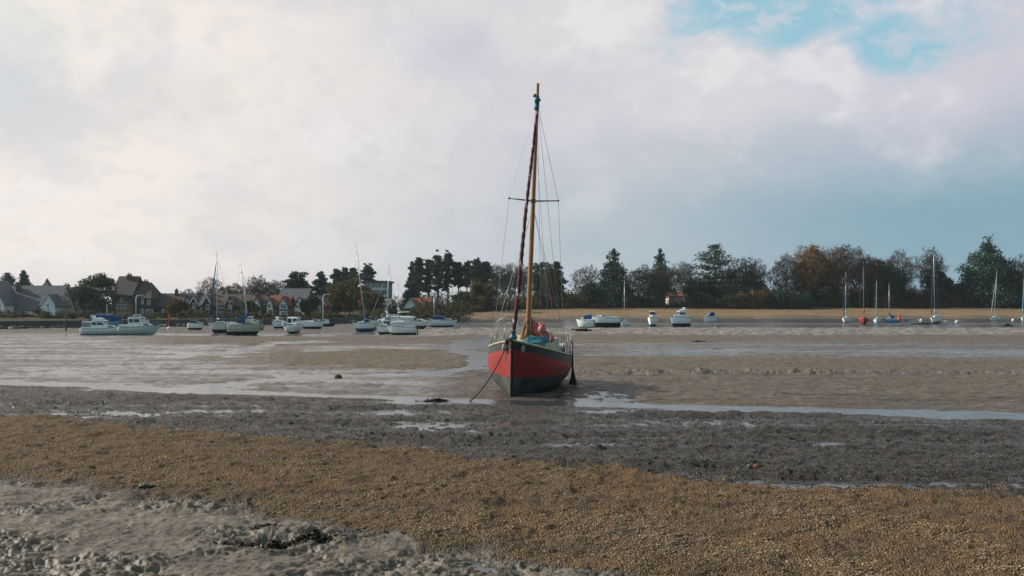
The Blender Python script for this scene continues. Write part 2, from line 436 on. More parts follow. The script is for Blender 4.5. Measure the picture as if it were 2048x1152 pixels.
def ground_material():
    m = bpy.data.materials.new('tidal_mud_and_gravel'); m.use_nodes = True
    nt = m.node_tree; N = nt.nodes; L = nt.links; b = N['Principled BSDF']
    def nd(t, **k):
        n = N.new(t)
        for a, v in k.items(): setattr(n, a, v)
        return n
    def att(n): a = nd('ShaderNodeAttribute'); a.attribute_name = n; return a.outputs['Fac']
    tc = nd('ShaderNodeTexCoord').outputs['Object']
    def noise(s, d=4, r=.55, st=(1, 1, 1)):
        mp = nd('ShaderNodeMapping'); mp.inputs['Scale'].default_value = st; L.new(tc, mp.inputs[0])
        n = nd('ShaderNodeTexNoise'); n.inputs['Scale'].default_value = s; n.inputs['Detail'].default_value = d; n.inputs['Roughness'].default_value = r
        L.new(mp.outputs[0], n.inputs['Vector']); return n.outputs[0]
    def mix(f, a, c, bt='MIX'):
        n = nd('ShaderNodeMix', data_type='RGBA'); n.blend_type = bt
        for i, v in ((0, f), (6, a), (7, c)):
            if isinstance(v, (int, float)): n.inputs[i].default_value = v
            elif isinstance(v, tuple): n.inputs[i].default_value = (*v, 1)
            else: L.new(v, n.inputs[i])
        return n.outputs[2]
    def mr(x, a, c, lo=0., hi=1.):
        n = nd('ShaderNodeMapRange'); L.new(x, n.inputs[0]); n.inputs[1].default_value = a; n.inputs[2].default_value = c
        n.inputs[3].default_value = lo; n.inputs[4].default_value = hi; return n.outputs[0]
    def mt(op, a, c):
        n = nd('ShaderNodeMath', operation=op)
        for i, v in enumerate((a, c)):
            if isinstance(v, (int, float)): n.inputs[i].default_value = v
            else: L.new(v, n.inputs[i])
        return n.outputs[0]
    def vor(s, st=(1, 1, 1)):
        mp = nd('ShaderNodeMapping'); mp.inputs['Scale'].default_value = st; L.new(tc, mp.inputs[0])
        n = nd('ShaderNodeTexVoronoi'); n.inputs['Scale'].default_value = s; L.new(mp.outputs[0], n.inputs['Vector']); return n
    nA = noise(.35, 5); nB = noise(2.2, 6, .6); nC = noise(14, 5, .65); nD = noise(60, 4, .6)
    v1 = vor(42); v2 = vor(60); 
    vs = nd('ShaderNodeSeparateColor'); L.new(v1.outputs['Color'], vs.inputs[0]); peb = vs.outputs[0]
    vs2 = nd('ShaderNodeSeparateColor'); L.new(v2.outputs['Color'], vs2.inputs[0]); peb2 = vs2.outputs[1]
    base = mix(mr(nB, .35, .65), (.078, .065, .050), (.122, .102, .078))            # beyond: grey-brown mud
    st1 = noise(1.0, 6, .65, (.10, .42, 1)); st2 = noise(1.0, 6, .7, (.45, 1.6, 1)); st3 = noise(1.0, 5, .7, (2.6, 5, 1))
    base = mix(mr(nA, .4, .6, 0, .5), base, (.110, .086, .066))
    base = mix(mr(st1, .50, .64, 0, .75), base, (.105, .090, .080)); base = mix(mr(st2, .52, .66, 0, .7), base, (.235, .205, .170)); base = mix(mr(st2, .46, .34, 0, .6), base, (.085, .072, .064))
    fb = mix(mr(nB, .35, .65), (.110, .076, .042), (.160, .114, .066))
    base = mix(att('far_brown'), base, fb)
    dk = mix(mr(peb, .1, .9), (.020, .016, .012), (.125, .100, .072)); dk = mix(mr(nB, .4, .62, 0, .7), dk, (.036, .031, .027)); dk = mix(mt('MULTIPLY', att('hollow'), .85), dk, mix(mr(nB, .4, .65), (.055, .046, .039), (.10, .085, .070)))
    base = mix(att('dark'), base, dk)
    bw = mix(mr(peb, .05, .95), (.105, .065, .034), (.370, .250, .140)); bw = mix(mr(peb2, .86, .98, 0, .6), bw, (.42, .33, .23))
    bw = mix(mr(nC, .45, .7, 0, .55), bw, (.15, .095, .055)); bw = mix(mr(nA, .34, .72, 0, .7), bw, (.28, .165, .070)); bw = mix(mr(nB, .50, .64, 0, .75), bw, (.095, .072, .054)); bw = mix(mr(noise(.9, 5, .65), .50, .62, 0, .55), bw, (.24, .165, .105)); bw = mix(mr(noise(.55, 6, .7, (.5, 1.2, 1)), .54, .64, 0, .6), bw, (.115, .095, .074))
    base = mix(att('brown'), base, bw)
    fg = mix(mr(nB, .35, .65), (.095, .078, .058), (.178, .150, .115)); fg = mix(mr(nC, .45, .7, 0, .4), fg, (.065, .054, .040)); fg = mix(mr(noise(1.3, 5, .65), .50, .62, 0, .6), fg, (.225, .190, .145))
    base = mix(att('fore'), base, fg)
    sh = mix(mr(noise(1.1, 5, .75, (1, .6, 1)), .42, .58), (.075, .060, .05), (.46, .40, .33)); base = mix(mt('MULTIPLY', att('shell'), .75), base, sh)
    sd_ = mix(mr(nA, .4, .6), (.27, .170, .078), (.34, .22, .11)); base = mix(att('sand'), base, sd_)
    base = mix(att('grass'), base, mix(mr(nB, .4, .6), (.045, .055, .03), (.10, .085, .05)))
    st4 = noise(1.0, 4, .75, (7, 11, 1))
    far = mt('SUBTRACT', 1.0, mt('MAXIMUM', att('fore'), att('brown')))
    base = mix(mt('MULTIPLY', far, mr(st3, .50, .62, 0, .75)), base, (.052, .043, .036)); base = mix(mt('MULTIPLY', far, mr(st3, .44, .32, 0, .45)), base, (.27, .225, .17))
    base = mix(mt('MULTIPLY', far, mr(st4, .53, .64, 0, .6)), base, (.045, .038, .032)); base = mix(mt('MULTIPLY', far, mr(st4, .43, .34, 0, .5)), base, (.30, .26, .20))
    # weed stain specks
    base = mix(mr(noise(5.5, 4, .6), .66, .72, 0, .6), base, (.035, .033, .03))
    L.new(base, b.inputs['Base Color'])
    wet = att('wet')
    rgh = mt('SUBTRACT', mt('SUBTRACT', mr(nB, .3, .7, .52, .78), mt('MULTIPLY', mt('MULTIPLY', att('hollow'), att('dark')), .22)), mt('MULTIPLY', wet, mr(st1, .38, .62, .12, .50)))
    L.new(rgh, b.inputs['Roughness'])
    L.new(mt('MULTIPLY', mt('ADD', .08, mt('MULTIPLY', wet, .50)), mt('SUBTRACT', 1.0, mt('MULTIPLY', att('grass'), .95))), b.inputs['Specular IOR Level'])
    # relief finer than the mesh
    h = mt('ADD', mt('MULTIPLY', nC, .012), mt('MULTIPLY', nD, .004))
    h = mt('ADD', h, mt('MULTIPLY', mt('MULTIPLY', v1.outputs['Distance'], mt('ADD', att('brown'), mt('MULTIPLY', att('dark'), .9))), -.16))
    h = mt('ADD', h, mt('MULTIPLY', nB, .012))
    bp = nd('ShaderNodeBump'); bp.inputs['Strength'].default_value = .9; bp.inputs['Distance'].default_value = 1.0
    hh = h
    L.new(hh, bp.inputs['Height']); L.new(bp.outputs[0], b.inputs['Normal'])
    return m

def build_water():
    m = bpy.data.materials.new('still_water'); m.use_nodes = True
    nt = m.node_tree; b = nt.nodes['Principled BSDF']
    b.inputs['Base Color'].default_value = (.055, .06, .06, 1); b.inputs['Roughness'].default_value = .16; b.inputs['IOR'].default_value = 1.34
    tc = nt.nodes.new('ShaderNodeTexCoord'); n = nt.nodes.new('ShaderNodeTexNoise'); n.inputs['Scale'].default_value = 2.5; n.inputs['Detail'].default_value = 4
    nt.links.new(tc.outputs['Object'], n.inputs['Vector'])
    bp = nt.nodes.new('ShaderNodeBump'); bp.inputs['Distance'].default_value = .02
    nt.links.new(n.outputs[0], bp.inputs['Height']); nt.links.new(bp.outputs[0], b.inputs['Normal'])
    mb = MB(); mb.add([(-1100, -1100, 0), (1100, -1100, 0), (1100, 1100, 0), (-1100, 1100, 0)], [(0, 1, 2, 3)])
    tag(mb.build('water', m), kind='structure')

def build_gravel():
    """loose stones, shells and crumbs of mud too many to count"""
    n = 130000
    u = RS.rand(n); py = HY + 150 + 440 * u ** .8
    Y = CH * FPX / (py - HY); px = RS.uniform(-250, 2300, n); X = (px - 1024) / FPX * Y
    z, A = terrain(X, Y)
    keep = (RS.rand(n) < (A['brown'] * np.clip(.55 + 3.2 * fbm(X / .9, Y / 1.3, 205, 3), .12, 1) + A['dark'] * .8 + A['fore'] * .02)) & (z > .0)
    X, Y, z = X[keep], Y[keep], z[keep]; n = len(X); br = A['brown'][keep]
    base = np.array([(1, 0, 0), (-1, 0, 0), (0, 1, 0), (0, -1, 0), (0, 0, 1), (0, 0, -1)], float)
    Fb = np.array([(0, 2, 4), (2, 1, 4), (1, 3, 4), (3, 0, 4), (2, 0, 5), (1, 2, 5), (3, 1, 5), (0, 3, 5)])
    s = (.006 + .015 * RS.rand(n) ** 3) * (1 + .030 * (Y - 11))
    sc = np.stack([s * RS.uniform(.8, 1.9, n), s * RS.uniform(.7, 1.2, n), s * RS.uniform(.35, .7, n)], 1)
    a = RS.rand(n) * 6.28; ca, sa = np.cos(a), np.sin(a)
    P = base[None] * sc[:, None] * RS.uniform(.7, 1.25, (n, 6, 1))
    Q = np.empty_like(P); Q[..., 0] = P[..., 0] * ca[:, None] - P[..., 1] * sa[:, None]; Q[..., 1] = P[..., 0] * sa[:, None] + P[..., 1] * ca[:, None]; Q[..., 2] = P[..., 2]
    Q += np.stack([X, Y, z + sc[:, 2] * .25], 1)[:, None]
    F = (Fb[None] + (np.arange(n) * 6)[:, None, None]).reshape(-1, 3)
    pick = RS.rand(n)
    mi = np.where(br > .5, np.where(pick < .5, 0, np.where(pick < .965, 1, 2)), np.where(pick < .9, 3, 4))
    mats = [mat('brown_pebble', (.22, .145, .08), .7), mat('tan_shell', (.27, .19, .11), .7), mat('pale_shell', (.42, .36, .28), .6),
            mat('dark_pebble', (.060, .052, .044), .25), mat('wet_grey_shell', (.19, .17, .145), .18)]
    me = mesh_np('gravel', Q.reshape(-1, 3), F, mats, np.repeat(mi, 8))
    tag(link('gravel', me), 'brown and dark pebbles and shell fragments strewn over the foreshore bands', 'gravel', kind='stuff')

ground = build_ground()
build_water()
build_gravel()

# ------------------------------------------------------------------ vegetation
def leafmat(name, a, b, tr=.25): return mat(name, a, .75, b, .35, spec=.2, trans=tr)
LM = dict(pine=leafmat('dark_pine_needles', (.034, .068, .054), (.075, .105, .065), .1), conifer=leafmat('conifer_needles', (.026, .062, .048), (.055, .098, .064), .1),
          ever=leafmat('evergreen_leaves', (.032, .064, .038), (.070, .100, .046)), olive=leafmat('olive_leaves', (.075, .074, .026), (.15, .10, .032)),
          oak=leafmat('autumn_oak_leaves', (.32, .155, .035), (.16, .10, .030)), russet=leafmat('russet_leaves', (.15, .085, .032), (.085, .072, .030)),
          scrub=leafmat('scrub_leaves', (.048, .060, .032), (.11, .085, .036)), gorse=leafmat('brown_green_scrub', (.080, .072, .032), (.16, .085, .032)))
BM = dict(bark=mat('grey_bark', (.10, .085, .07), .9, (.06, .05, .042), 1.5), dark=mat('dark_bark', (.045, .038, .032), .9, (.07, .055, .042), 1.5),
          pale=mat('pale_bark', (.20, .19, .165), .9, (.13, .12, .10), 1.5), red=mat('reddish_bark', (.10, .06, .045), .9, (.06, .04, .03), 1.5))

def leaves(P, size, rs, flat=0.0):
    n = len(P)
    a = rs.normal(size=(n, 3)); a[:, 2] *= (1 - flat); a /= np.linalg.norm(a, axis=1)[:, None] + 1e-9
    b = rs.normal(size=(n, 3)); b[:, 2] *= (1 - flat); b = b - a * (a * b).sum(1)[:, None]; b /= np.linalg.norm(b, axis=1)[:, None] + 1e-9
    s = size * rs.uniform(.5, 1.4, n)
    V = np.stack([P - a * s[:, None], P - b * (s * .55)[:, None], P + a * s[:, None], P + b * (s * .55)[:, None]], 1).reshape(-1, 3)
    return V, np.arange(4 * n).reshape(n, 4)

def clumps(C, Rr, n, rs, shell=.55):
    """points scattered in many ellipsoidal clumps; denser toward each clump's surface"""
    C = np.asarray(C, float); Rr = np.asarray(Rr, float)
    wgt = (Rr[:, 0] * Rr[:, 1] * Rr[:, 2]) ** .67; wgt /= wgt.sum()
    k = rs.choice(len(C), n, p=wgt)
    d = rs.normal(size=(n, 3)); d /= np.linalg.norm(d, axis=1)[:, None]
    r = rs.uniform(shell, 1.05, n) ** .8
    return C[k] + d * r[:, None] * Rr[k] + rs.normal(size=(n, 3)) * Rr[k] * .22

def sticks(segs):
    """tapered three-sided branches; segs: list of (p0, p1, r0, r1)"""
    A = np.array([s[0] for s in segs], float); B = np.array([s[1] for s in segs], float)
    r0 = np.array([s[2] for s in segs]); r1 = np.array([s[3] for s in segs])
    t = B - A; t /= np.linalg.norm(t, axis=1)[:, None] + 1e-9
    ref = np.where(np.abs(t[:, 2:3]) < .9, np.array([[0, 0, 1.]]), np.array([[1., 0, 0]]))
    u = np.cross(t, ref); u /= np.linalg.norm(u, axis=1)[:, None] + 1e-9; v = np.cross(t, u)
    V = []
    for P, r in ((A, r0), (B, r1)):
        for k in range(3):
            q = 2 * math.pi * k / 3
            V.append(P + (u * math.cos(q) + v * math.sin(q)) * r[:, None])
    V = np.stack(V, 1); n = len(A)
    Fb = np.array([(0, 1, 4, 3), (1, 2, 5, 4), (2, 0, 3, 5)])
    return V.reshape(-1, 3), (Fb[None] + (np.arange(n) * 6)[:, None, None]).reshape(-1, 4)

def branching(h, w, rs, n=950, low=.26, pw=1.0, shell=.0, wid=1.0):
    """bare tree: points filling a rounded crown are joined one by one to the nearest branch; thickness follows what hangs on it"""
    cz = h * (low + (1 - low) * .5); P = rs.normal(size=(n * 3, 3)); P /= np.linalg.norm(P, axis=1)[:, None]
    r = rs.uniform(.0, 1, n * 3) ** (1 / 2.2)
    P = P * r[:, None]; lump = 1 + .16 * np.sin(P[:, 0] * 5 + rs.uniform(0, 6)) * np.cos(P[:, 1] * 4 + P[:, 2] * 5 + rs.uniform(0, 6))
    P = P * lump[:, None]; P = P[:n]
    P = P * np.array([w / 2, w / 2, h * (1 - low) * .5]); P[:, 0] *= 1 - .25 * np.clip(-P[:, 2] / (h * .5), 0, 1); P[:, 2] += cz
    P[:, 2] *= h / P[:, 2].max()
    base = [np.array([0, 0, h * low * f / 3.0]) + rs.normal(size=3) * h * .006 * (f > 0) for f in range(5)]
    o = np.argsort(np.linalg.norm((P - np.array([0, 0, h * low * .8])) * np.array([1, 1, .8]), axis=1)); P = P[o]
    N_ = np.zeros((n + 5, 3)); N_[:5] = base; par = np.zeros(n + 5, int) - 1; par[1:5] = range(4); pl = np.zeros(n + 5)
    for i in range(1, 5): pl[i] = pl[i - 1] + np.linalg.norm(N_[i] - N_[i - 1])
    for i in range(n):
        k = i + 5; dd = np.linalg.norm(N_[2:k] - P[i], axis=1); j = int(np.argmin(dd + .42 * pl[2:k] + .6 * np.clip(N_[2:k, 2] - P[i, 2], 0, 9))) + 2
        N_[k] = P[i]; par[k] = j; pl[k] = pl[j] + dd[j - 2]
    cnt = np.ones(n + 5)
    for k in range(n + 4, 0, -1): cnt[par[k]] += cnt[k]
    rad = h * .021 * (cnt / cnt[0]) ** .46
    segs = [(N_[par[k]], N_[k], min(rad[par[k]], rad[k] * 1.5), rad[k]) for k in range(1, n + 5)]
    leafy = [k for k in range(5, n + 5) if cnt[k] <= 2]
    tips = []
    for k in leafy:
        d = N_[k] - N_[par[k]]; d = d / (np.linalg.norm(d) + 1e-6) + (N_[k] - np.array([0, 0, h * low])) / h * 1.2; tips.append((N_[k], d / np.linalg.norm(d)))
    return segs, tips

def join(Vs, Fs):
    off = 0; F = []
    for V_, F_ in zip(Vs, Fs): F.append(F_ + off); off += len(V_)
    return np.concatenate(Vs), np.concatenate(F)

def tree_bare(h, w, rs, twigm, leafm=None, dens=1.0, up=.35, leaf_n=0, low=.24):
    segs, tips = branching(h, w * .92, rs, low=low)
    th = h * .0028
    main = [s for s in segs if s[2] > th]; fine = [s for s in segs if s[2] <= th]
    fine = [(a, b, max(c, .030), max(e, .022)) for a, b, c, e in fine]
    main = [(a, b, max(c, .035), max(e, .030)) for a, b, c, e in main]
    tw = []
    for q, d in tips:
        for i in range(int(6 * dens)):
            e = d * .7 + rs.normal(size=3) * .55 + np.array([0, 0, .25]); e /= np.linalg.norm(e)
            l = rs.uniform(.4, 1.0) * h * .075
            tw.append((q, q + e * l, .024, .010))
            e2 = e + rs.normal(size=3) * .6
            tw.append((q + e * l * .5, q + e * l * .5 + e2 * l * .45, .016, .008))
    parts = {'trunk': (sticks(main), twigm)}
    parts['crown'] = (sticks(fine + tw), twigm)
    if leaf_n:
        P = np.array([t[0] for t in tips]); k = rs.choice(len(P), leaf_n)
        pts = P[k] + rs.normal(size=(leaf_n, 3)) * h * .035
        parts['foliage'] = (leaves(pts, .19, rs), leafm)
    return parts

def tree_leafy(h, w, rs, lm, bm, n=4200, low=.12, size=.21, ragged=.5, kind='round'):
    C = []; Q = []; limbs = []
    th = h
    if kind == 'round':
        for i in range(46):
            a = rs.uniform(0, 6.28); u = rs.uniform(-1, 1); rr = rs.uniform(.45, .86)
            c = np.array([math.cos(a) * math.sqrt(1 - u * u) * w / 2 * rr, math.sin(a) * math.sqrt(1 - u * u) * w / 2 * rr, h * (low + (1 - low) / 2) + u * h * (1 - low) / 2 * rr])
            s = rs.uniform(.09, .17) * min(w, h); C.append(c); Q.append((s, s, s * .8))
    elif kind == 'cone':      # conifer with stacked upswept boughs
        nl = 15
        for i in range(nl):
            f = i / (nl - 1); z = h * (low + (1 - low) * f * .97); rad = w / 2 * (1 - f) ** .62 * rs.uniform(.85, 1.08) + .2
            k = max(3, int(9 * (1 - f) + 3)); a0 = rs.uniform(0, 6.28)
            for j in range(k):
                a = a0 + 6.28 * j / k + rs.normal() * .2; q = rs.uniform(.55, 1.0)
                s = .17 * w * (1 - f * .62) + .15
                C.append(np.array([math.cos(a) * rad * q, math.sin(a) * rad * q, z + rs.normal() * .03 * h + rad * q * .12])); Q.append((s, s, s * .75))
                limbs.append((np.array([0, 0, z - rad * .1]), C[-1], .05, .02))
            C.append(np.array([0, 0, z])); Q.append((rad * .6 + .1, rad * .6 + .1, h * .05))
    elif kind == 'cedar':     # flat plates, broad
        nl = 16
        for i in range(nl):
            f = i / (nl - 1); z = h * (low + (1 - low) * f * .97); prof = (1 - f) ** .55 * .95 + .16
            if ragged > .7: prof = .55 + .45 * math.sin(min(f, .85) * 3.1)
            k = max(3, int(7 - 4 * f)); a0 = rs.uniform(0, 6.28)
            for j in range(k):
                a = a0 + 6.28 * j / k + rs.normal() * .25; q = rs.uniform(.35, 1.0) * prof * w / 2
                s = w * rs.uniform(.13, .21) * (1 - .35 * f)
                c = np.array([math.cos(a) * q, math.sin(a) * q, z + rs.normal() * .02 * h]); C.append(c); Q.append((s, s, .045 * h * rs.uniform(.6, 1.1)))
                c2 = c * np.array([.5, .5, 1]) ; C.append(c2); Q.append((s * .8, s * .8, .035 * h))
                limbs.append((np.array([0, 0, z - .06 * h]), c, .09, .04))
    elif kind == 'pine':      # tall bare stem, irregular pads in the upper part
        nb = 52
        for i in range(nb):
            f = i / (nb - 1); z = h * (low + (1 - low) * f ** .8 * .96)
            a = rs.uniform(0, 6.28); q = rs.uniform(.15, 1.0) * w / 2 * (1 - .55 * f ** 2) * (1 if i < nb - 10 else .4)
            s = w * rs.uniform(.08, .16)
            c = np.array([math.cos(a) * q, math.sin(a) * q, z]); C.append(c); Q.append((s * 1.2, s * 1.2, s * .42))
            c3 = c + rs.normal(size=3) * s * .9; C.append(c3); Q.append((s * .6, s * .6, s * .4)); c4 = np.array([q * .4 * math.cos(a + 1), q * .4 * math.sin(a + 1), z - .02 * h]); C.append(c4); Q.append((s * .7, s * .7, s * .6))
            limbs.append((np.array([0, 0, z - .07 * h]), c, .08, .04))
    pts = clumps(C, Q, n, rs, .25)
    if ragged and kind == 'round':
        pts += rs.normal(size=pts.shape) * .12
    limbs.append((np.array([0, 0, 0.]), np.array([0, 0, h * .5]), h * .022, h * .014))
    limbs.append((np.array([0, 0, h * .5]), np.array([0, 0, h * .96]), h * .014, h * .003))
    if kind == 'round':
        for c in C[::3]: limbs.append((np.array([0, 0, h * .25]), c, h * .008, .03))
    return {'trunk': (sticks(limbs), bm), 'crown': (leaves(pts, size, rs, .3 if kind in ('cedar', 'pine') else 0), lm)}

def place_tree(parts, px, d, label, name='tree', cat='tree', rotz=0.0, zbase=None, group=None, sc=1.0):
    x = wx(px, d); z = gz(x, d) if zbase is None else zbase
    root = empty(name, (x, d, z - .1), (0, 0, rotz), label, cat, group); root.scale = (sc,) * 3
    for pn, ((V, F), m) in parts.items():
        link(pn, mesh_np(pn, V, F, m), root)
    return root

_seed = [100]
def T(kind, px, top, w, d, label, **k):
    """kind, photo column, photo row of the top, width in photo pixels, distance"""
    _seed[0] += 1; rs = np.random.RandomState(_seed[0]); w *= 1.12
    d = max(d, float(np.interp(px, SHX, SHT)) + 3) if px > 930 else d
    x = wx(px, d); z0 = gz(x, d); h = wz(top, d) - z0; wm = w / FPX * d
    name = 'tree'
    if kind == 'bare': p = tree_bare(h, wm, rs, BM['bark'], dens=k.get('dens', 1.0), up=k.get('up', .35)); name = 'bare_tree'
    elif kind == 'pale': p = tree_bare(h, wm, rs, BM['pale'], dens=k.get('dens', 1.0)*.7, low=.30); name = 'bare_tree'
    elif kind == 'twiggy': p = tree_bare(h, wm, rs, BM['dark'], LM['scrub'], dens=1.2, leaf_n=2600, low=.12); name = 'bare_tree'
    elif kind == 'oak': p = tree_bare(h, wm, rs, BM['dark'], LM['oak'], dens=1.0, leaf_n=k.get('n', 5200), low=.14); name = 'oak_tree'
    elif kind == 'russet': p = tree_bare(h, wm, rs, BM['dark'], LM['russet'], dens=1.0, leaf_n=k.get('n', 4200), low=.14); name = 'oak_tree'
    elif kind == 'olive': p = tree_leafy(h, wm, rs, LM['olive'], BM['bark'], n=9500, size=.24, low=.03); name = 'broadleaf_tree'
    elif kind == 'ever': p = tree_leafy(h, wm, rs, LM['ever'], BM['dark'], n=9500, size=.24, low=k.get('low', .03)); name = 'evergreen_tree'
    elif kind == 'cone': p = tree_leafy(h, wm, rs, LM['conifer'], BM['dark'], n=14000 if w < 90 else 26000, low=.05, kind='cone', size=.27 if w < 90 else .33); name = 'conifer_tree'
    elif kind == 'cedar': p = tree_leafy(h, wm, rs, LM['pine'], BM['dark'], n=12000, size=.25, low=k.get('low', .2), kind='cedar', ragged=k.get('rag', .5)); name = 'cedar_tree'
    elif kind == 'pine': p = tree_leafy(h, wm, rs, LM['pine'], BM['red'], n=10000, size=.22, low=k.get('low', .42), kind='pine'); name = 'pine_tree'
    return place_tree(p, px, d, label, name, 'tree', 0, z0, k.get('group'))

def build_trees():
    T('cone', 14, 547, 66, 262, 'ragged dark conifer rising behind the left end of the long slate roof')
    T('cone', 48, 541, 34, 258, 'small spiky dark conifer behind the slate roof, nearest the pyramid roof')
    T('ever', 193, 540, 92, 205, 'large dense dark evergreen between the red brick gable and the tall brick house')
    T('bare', 421, 556, 56, 262, 'bare round-crowned tree behind the terrace beside the tallest yacht mast')
    T('bare', 375, 578, 40, 262, 'faint bare treetop behind the long terrace roof')
    T('twiggy', 468, 567, 62, 266, 'brown twiggy tree behind the roofs between two yacht masts')
    T('twiggy', 515, 553, 54, 262, 'brown twiggy tree with the tallest crown left of the flat-topped cedar')
    T('twiggy', 551, 562, 44, 270, 'thin twiggy tree just left of the flat-topped cedar')
    T('cedar', 594, 547, 46, 232, 'flat-topped cedar standing alone above the dark gabled roof', low=.42, rag=.9)
    T('cedar', 641, 545, 44, 240, 'dark cedar with drooping tiers beside the autumn tree', low=.2)
    for px, tp, w, s in ((674, 538, 30, 'first and lowest'), (690, 536, 26, 'second'), (706, 535, 28, 'third')):
        T('pine', px, tp, w, 268, s + ' from the left of the three round-headed pines above the autumn tree', low=.5)
    T('pine', 735, 531, 34, 266, 'spiky-topped pine above the modern flat-roofed block', low=.45)
    T('olive', 700, 553, 84, 214, 'big rounded autumn tree, olive brown, by the leaning yacht mast')
    T('olive', 742, 580, 44, 205, 'olive shrubby tree in front of the modern flat-roofed block')
    T('russet', 354, 597, 44, 198, 'brown scrubby tree in front of the long dark-roofed terrace')
    T('ever', 500, 600, 30, 196, 'small dark tree between the brown and the half-timbered terrace')
    T('ever', 621, 588, 34, 205, 'small dark round tree beside the half-timbered houses')
    T('ever', 662, 572, 44, 232, 'dark ivy-clad tree between the cedar and the autumn tree')
    pines = [(824, 523, 30, 'cone'), (839, 514, 34, 'pine'), (857, 517, 36, 'pine'), (876, 509, 34, 'pine'), (896, 506, 40, 'pine'), (917, 524, 36, 'pine'), (934, 523, 34, 'pine'), (953, 518, 42, 'pine'), (972, 523, 38, 'pine')]
    pl = ['conical outermost pine at the left end of the tall pine row', 'second pine of the tall row, with a pointed head', 'third pine of the tall row, dense and dark',
          'narrow-headed pine in the middle of the tall row', 'tallest pine of the row, behind the red-roofed cottage', 'sixth pine of the tall row, lower with a bare stem',
          'seventh pine of the tall row, with thin bare stems', 'broad flat-headed pine near the right end of the row', 'rightmost pine of the tall row, its crown touching the bare trees']
    for (px, tp, w, k), l in zip(pines, pl): T(k, px, tp, w * .9, 262 + RS.uniform(-5, 5), l, low=.40 if px < 905 else .52)
    T('ever', 925, 582, 44, 240, 'low dark round tree under the tall pine row')
    T('olive', 966, 560, 54, 236, 'brown-green rounded tree at the right foot of the tall pine row')
    T('ever', 1072, 585, 46, 250, 'low dark round tree behind the wooden mast, among the bare stems')
    for px, tp, w, l in ((994, 530, 48, 'leftmost of the pale bare trees behind the wooden mast'), (1020, 529, 46, 'pale bare tree just left of the wooden mast'),
                         (1047, 531, 48, 'pale bare tree directly behind the wooden mast')): T('pale', px, tp, w, 262, l, dens=2.0)
    T('cedar', 1083, 526, 50, 268, 'open flat-topped cedar behind the right-hand shrouds', low=.35, rag=.9)
    T('cedar', 1113, 524, 38, 262, 'dark dense cedar at the gap in the trees right of the wooden mast', low=.15)
    T('russet', 1100, 530, 28, 252, 'narrow brown columnar tree in front of the dark cedar', n=5200)
    T('bare', 1176, 532, 72, 262, 'wide bare tree between the gap and the tall green conifer')
    T('ever', 1180, 560, 40, 250, 'dark tree in front of the wide bare tree')
    T('cone', 1228, 500, 66, 256, 'tall isolated green conifer above the slim-masted small boat')
    T('olive', 1235, 563, 56, 244, 'olive tree at the foot of the tall green conifer')
    T('twiggy', 1283, 531, 64, 262, 'rounded bare tree right of the tall green conifer')
    T('cone', 1320, 501, 48, 285, 'conifer whose top peeks over the bare rounded trees')
    T('twiggy', 1327, 527, 70, 258, 'dense twiggy tree in front of the peeking conifer')
    T('pale', 1368, 525, 48, 266, 'pale bare tree left of the great layered cedar', dens=1.8)
    T('cedar', 1429, 490, 112, 256, 'great dark layered cedar, the tallest tree right of the red yacht', low=.1)
    T('ever', 1399, 545, 62, 248, 'dark evergreen under the left side of the great cedar')
    T('ever', 1455, 545, 56, 250, 'dark evergreen under the right side of the great cedar')
    T('twiggy', 1487, 518, 62, 262, 'dense bare tree right of the great cedar', n=1)
    T('bare', 1514, 520, 46, 268, 'slender bare tree whose right side shows against the sky above the gabled house')
    T('twiggy', 1573, 511, 66, 258, 'bare tree right of the gap beside the gabled house')
    T('oak', 1622, 494, 72, 258, 'autumn oak with orange leaves on its left side', n=13000)
    T('oak', 1665, 496, 78, 262, 'brown-leaved oak in the middle of the autumn group', n=5200)
    T('russet', 1698, 492, 74, 258, 'russet oak at the right of the autumn group', n=4200)
    T('ever', 1640, 545, 90, 250, 'dark undergrowth tree beneath the autumn oaks')
    T('russet', 1740, 512, 60, 256, 'dull brown tree between the oaks and the pale bare crown', n=6500)
    T('ever', 1775, 518, 84, 254, 'dark ivy-covered tree below the pale bare crown')
    T('bare', 1802, 502, 66, 264, 'pale bare crown fanning out above the ivy-covered tree', dens=1.4)
    T('twiggy', 1862, 499, 50, 258, 'tall narrow bare tree behind the tallest mast on the right')
    T('ever', 1880, 532, 46, 254, 'dark bushy tree right of the tallest right-hand mast')
    T('cone', 1976, 483, 116, 250, 'huge spreading dark conifer at the far right of the shore')
    T('ever', 1925, 560, 60, 254, 'low dark tree at the left foot of the huge conifer')
    T('twiggy', 2036, 512, 60, 258, 'bare tree at the right edge of the picture')
    T('ever', 2080, 530, 90, 254, 'dark tree just past the right edge behind the last mast')
    T('twiggy', -40, 556, 70, 262, 'bare tree past the left edge behind the houses')

def bush(px, top, w, d, lm, n=1500, rs=None, size=.2):
    x = wx(px, d); z0 = gz(x, d); h = max(wz(top, d) - z0, .5); wm = w / FPX * d
    C = []; Q = []
    for i in range(16):
        a = rs.uniform(0, 6.28); u = rs.uniform(-.3, 1); rr = rs.uniform(.3, .8)
        C.append((x + math.cos(a) * wm / 2 * rr, d + math.sin(a) * wm / 2 * rr, z0 + max(u, 0) * h * .62 + h * .12)); s = rs.uniform(.15, .30) * min(wm, h * 1.6)
        Q.append((s, s, min(s, h * .32)))
    return leaves(clumps(C, Q, n, rs, .5), size, rs)

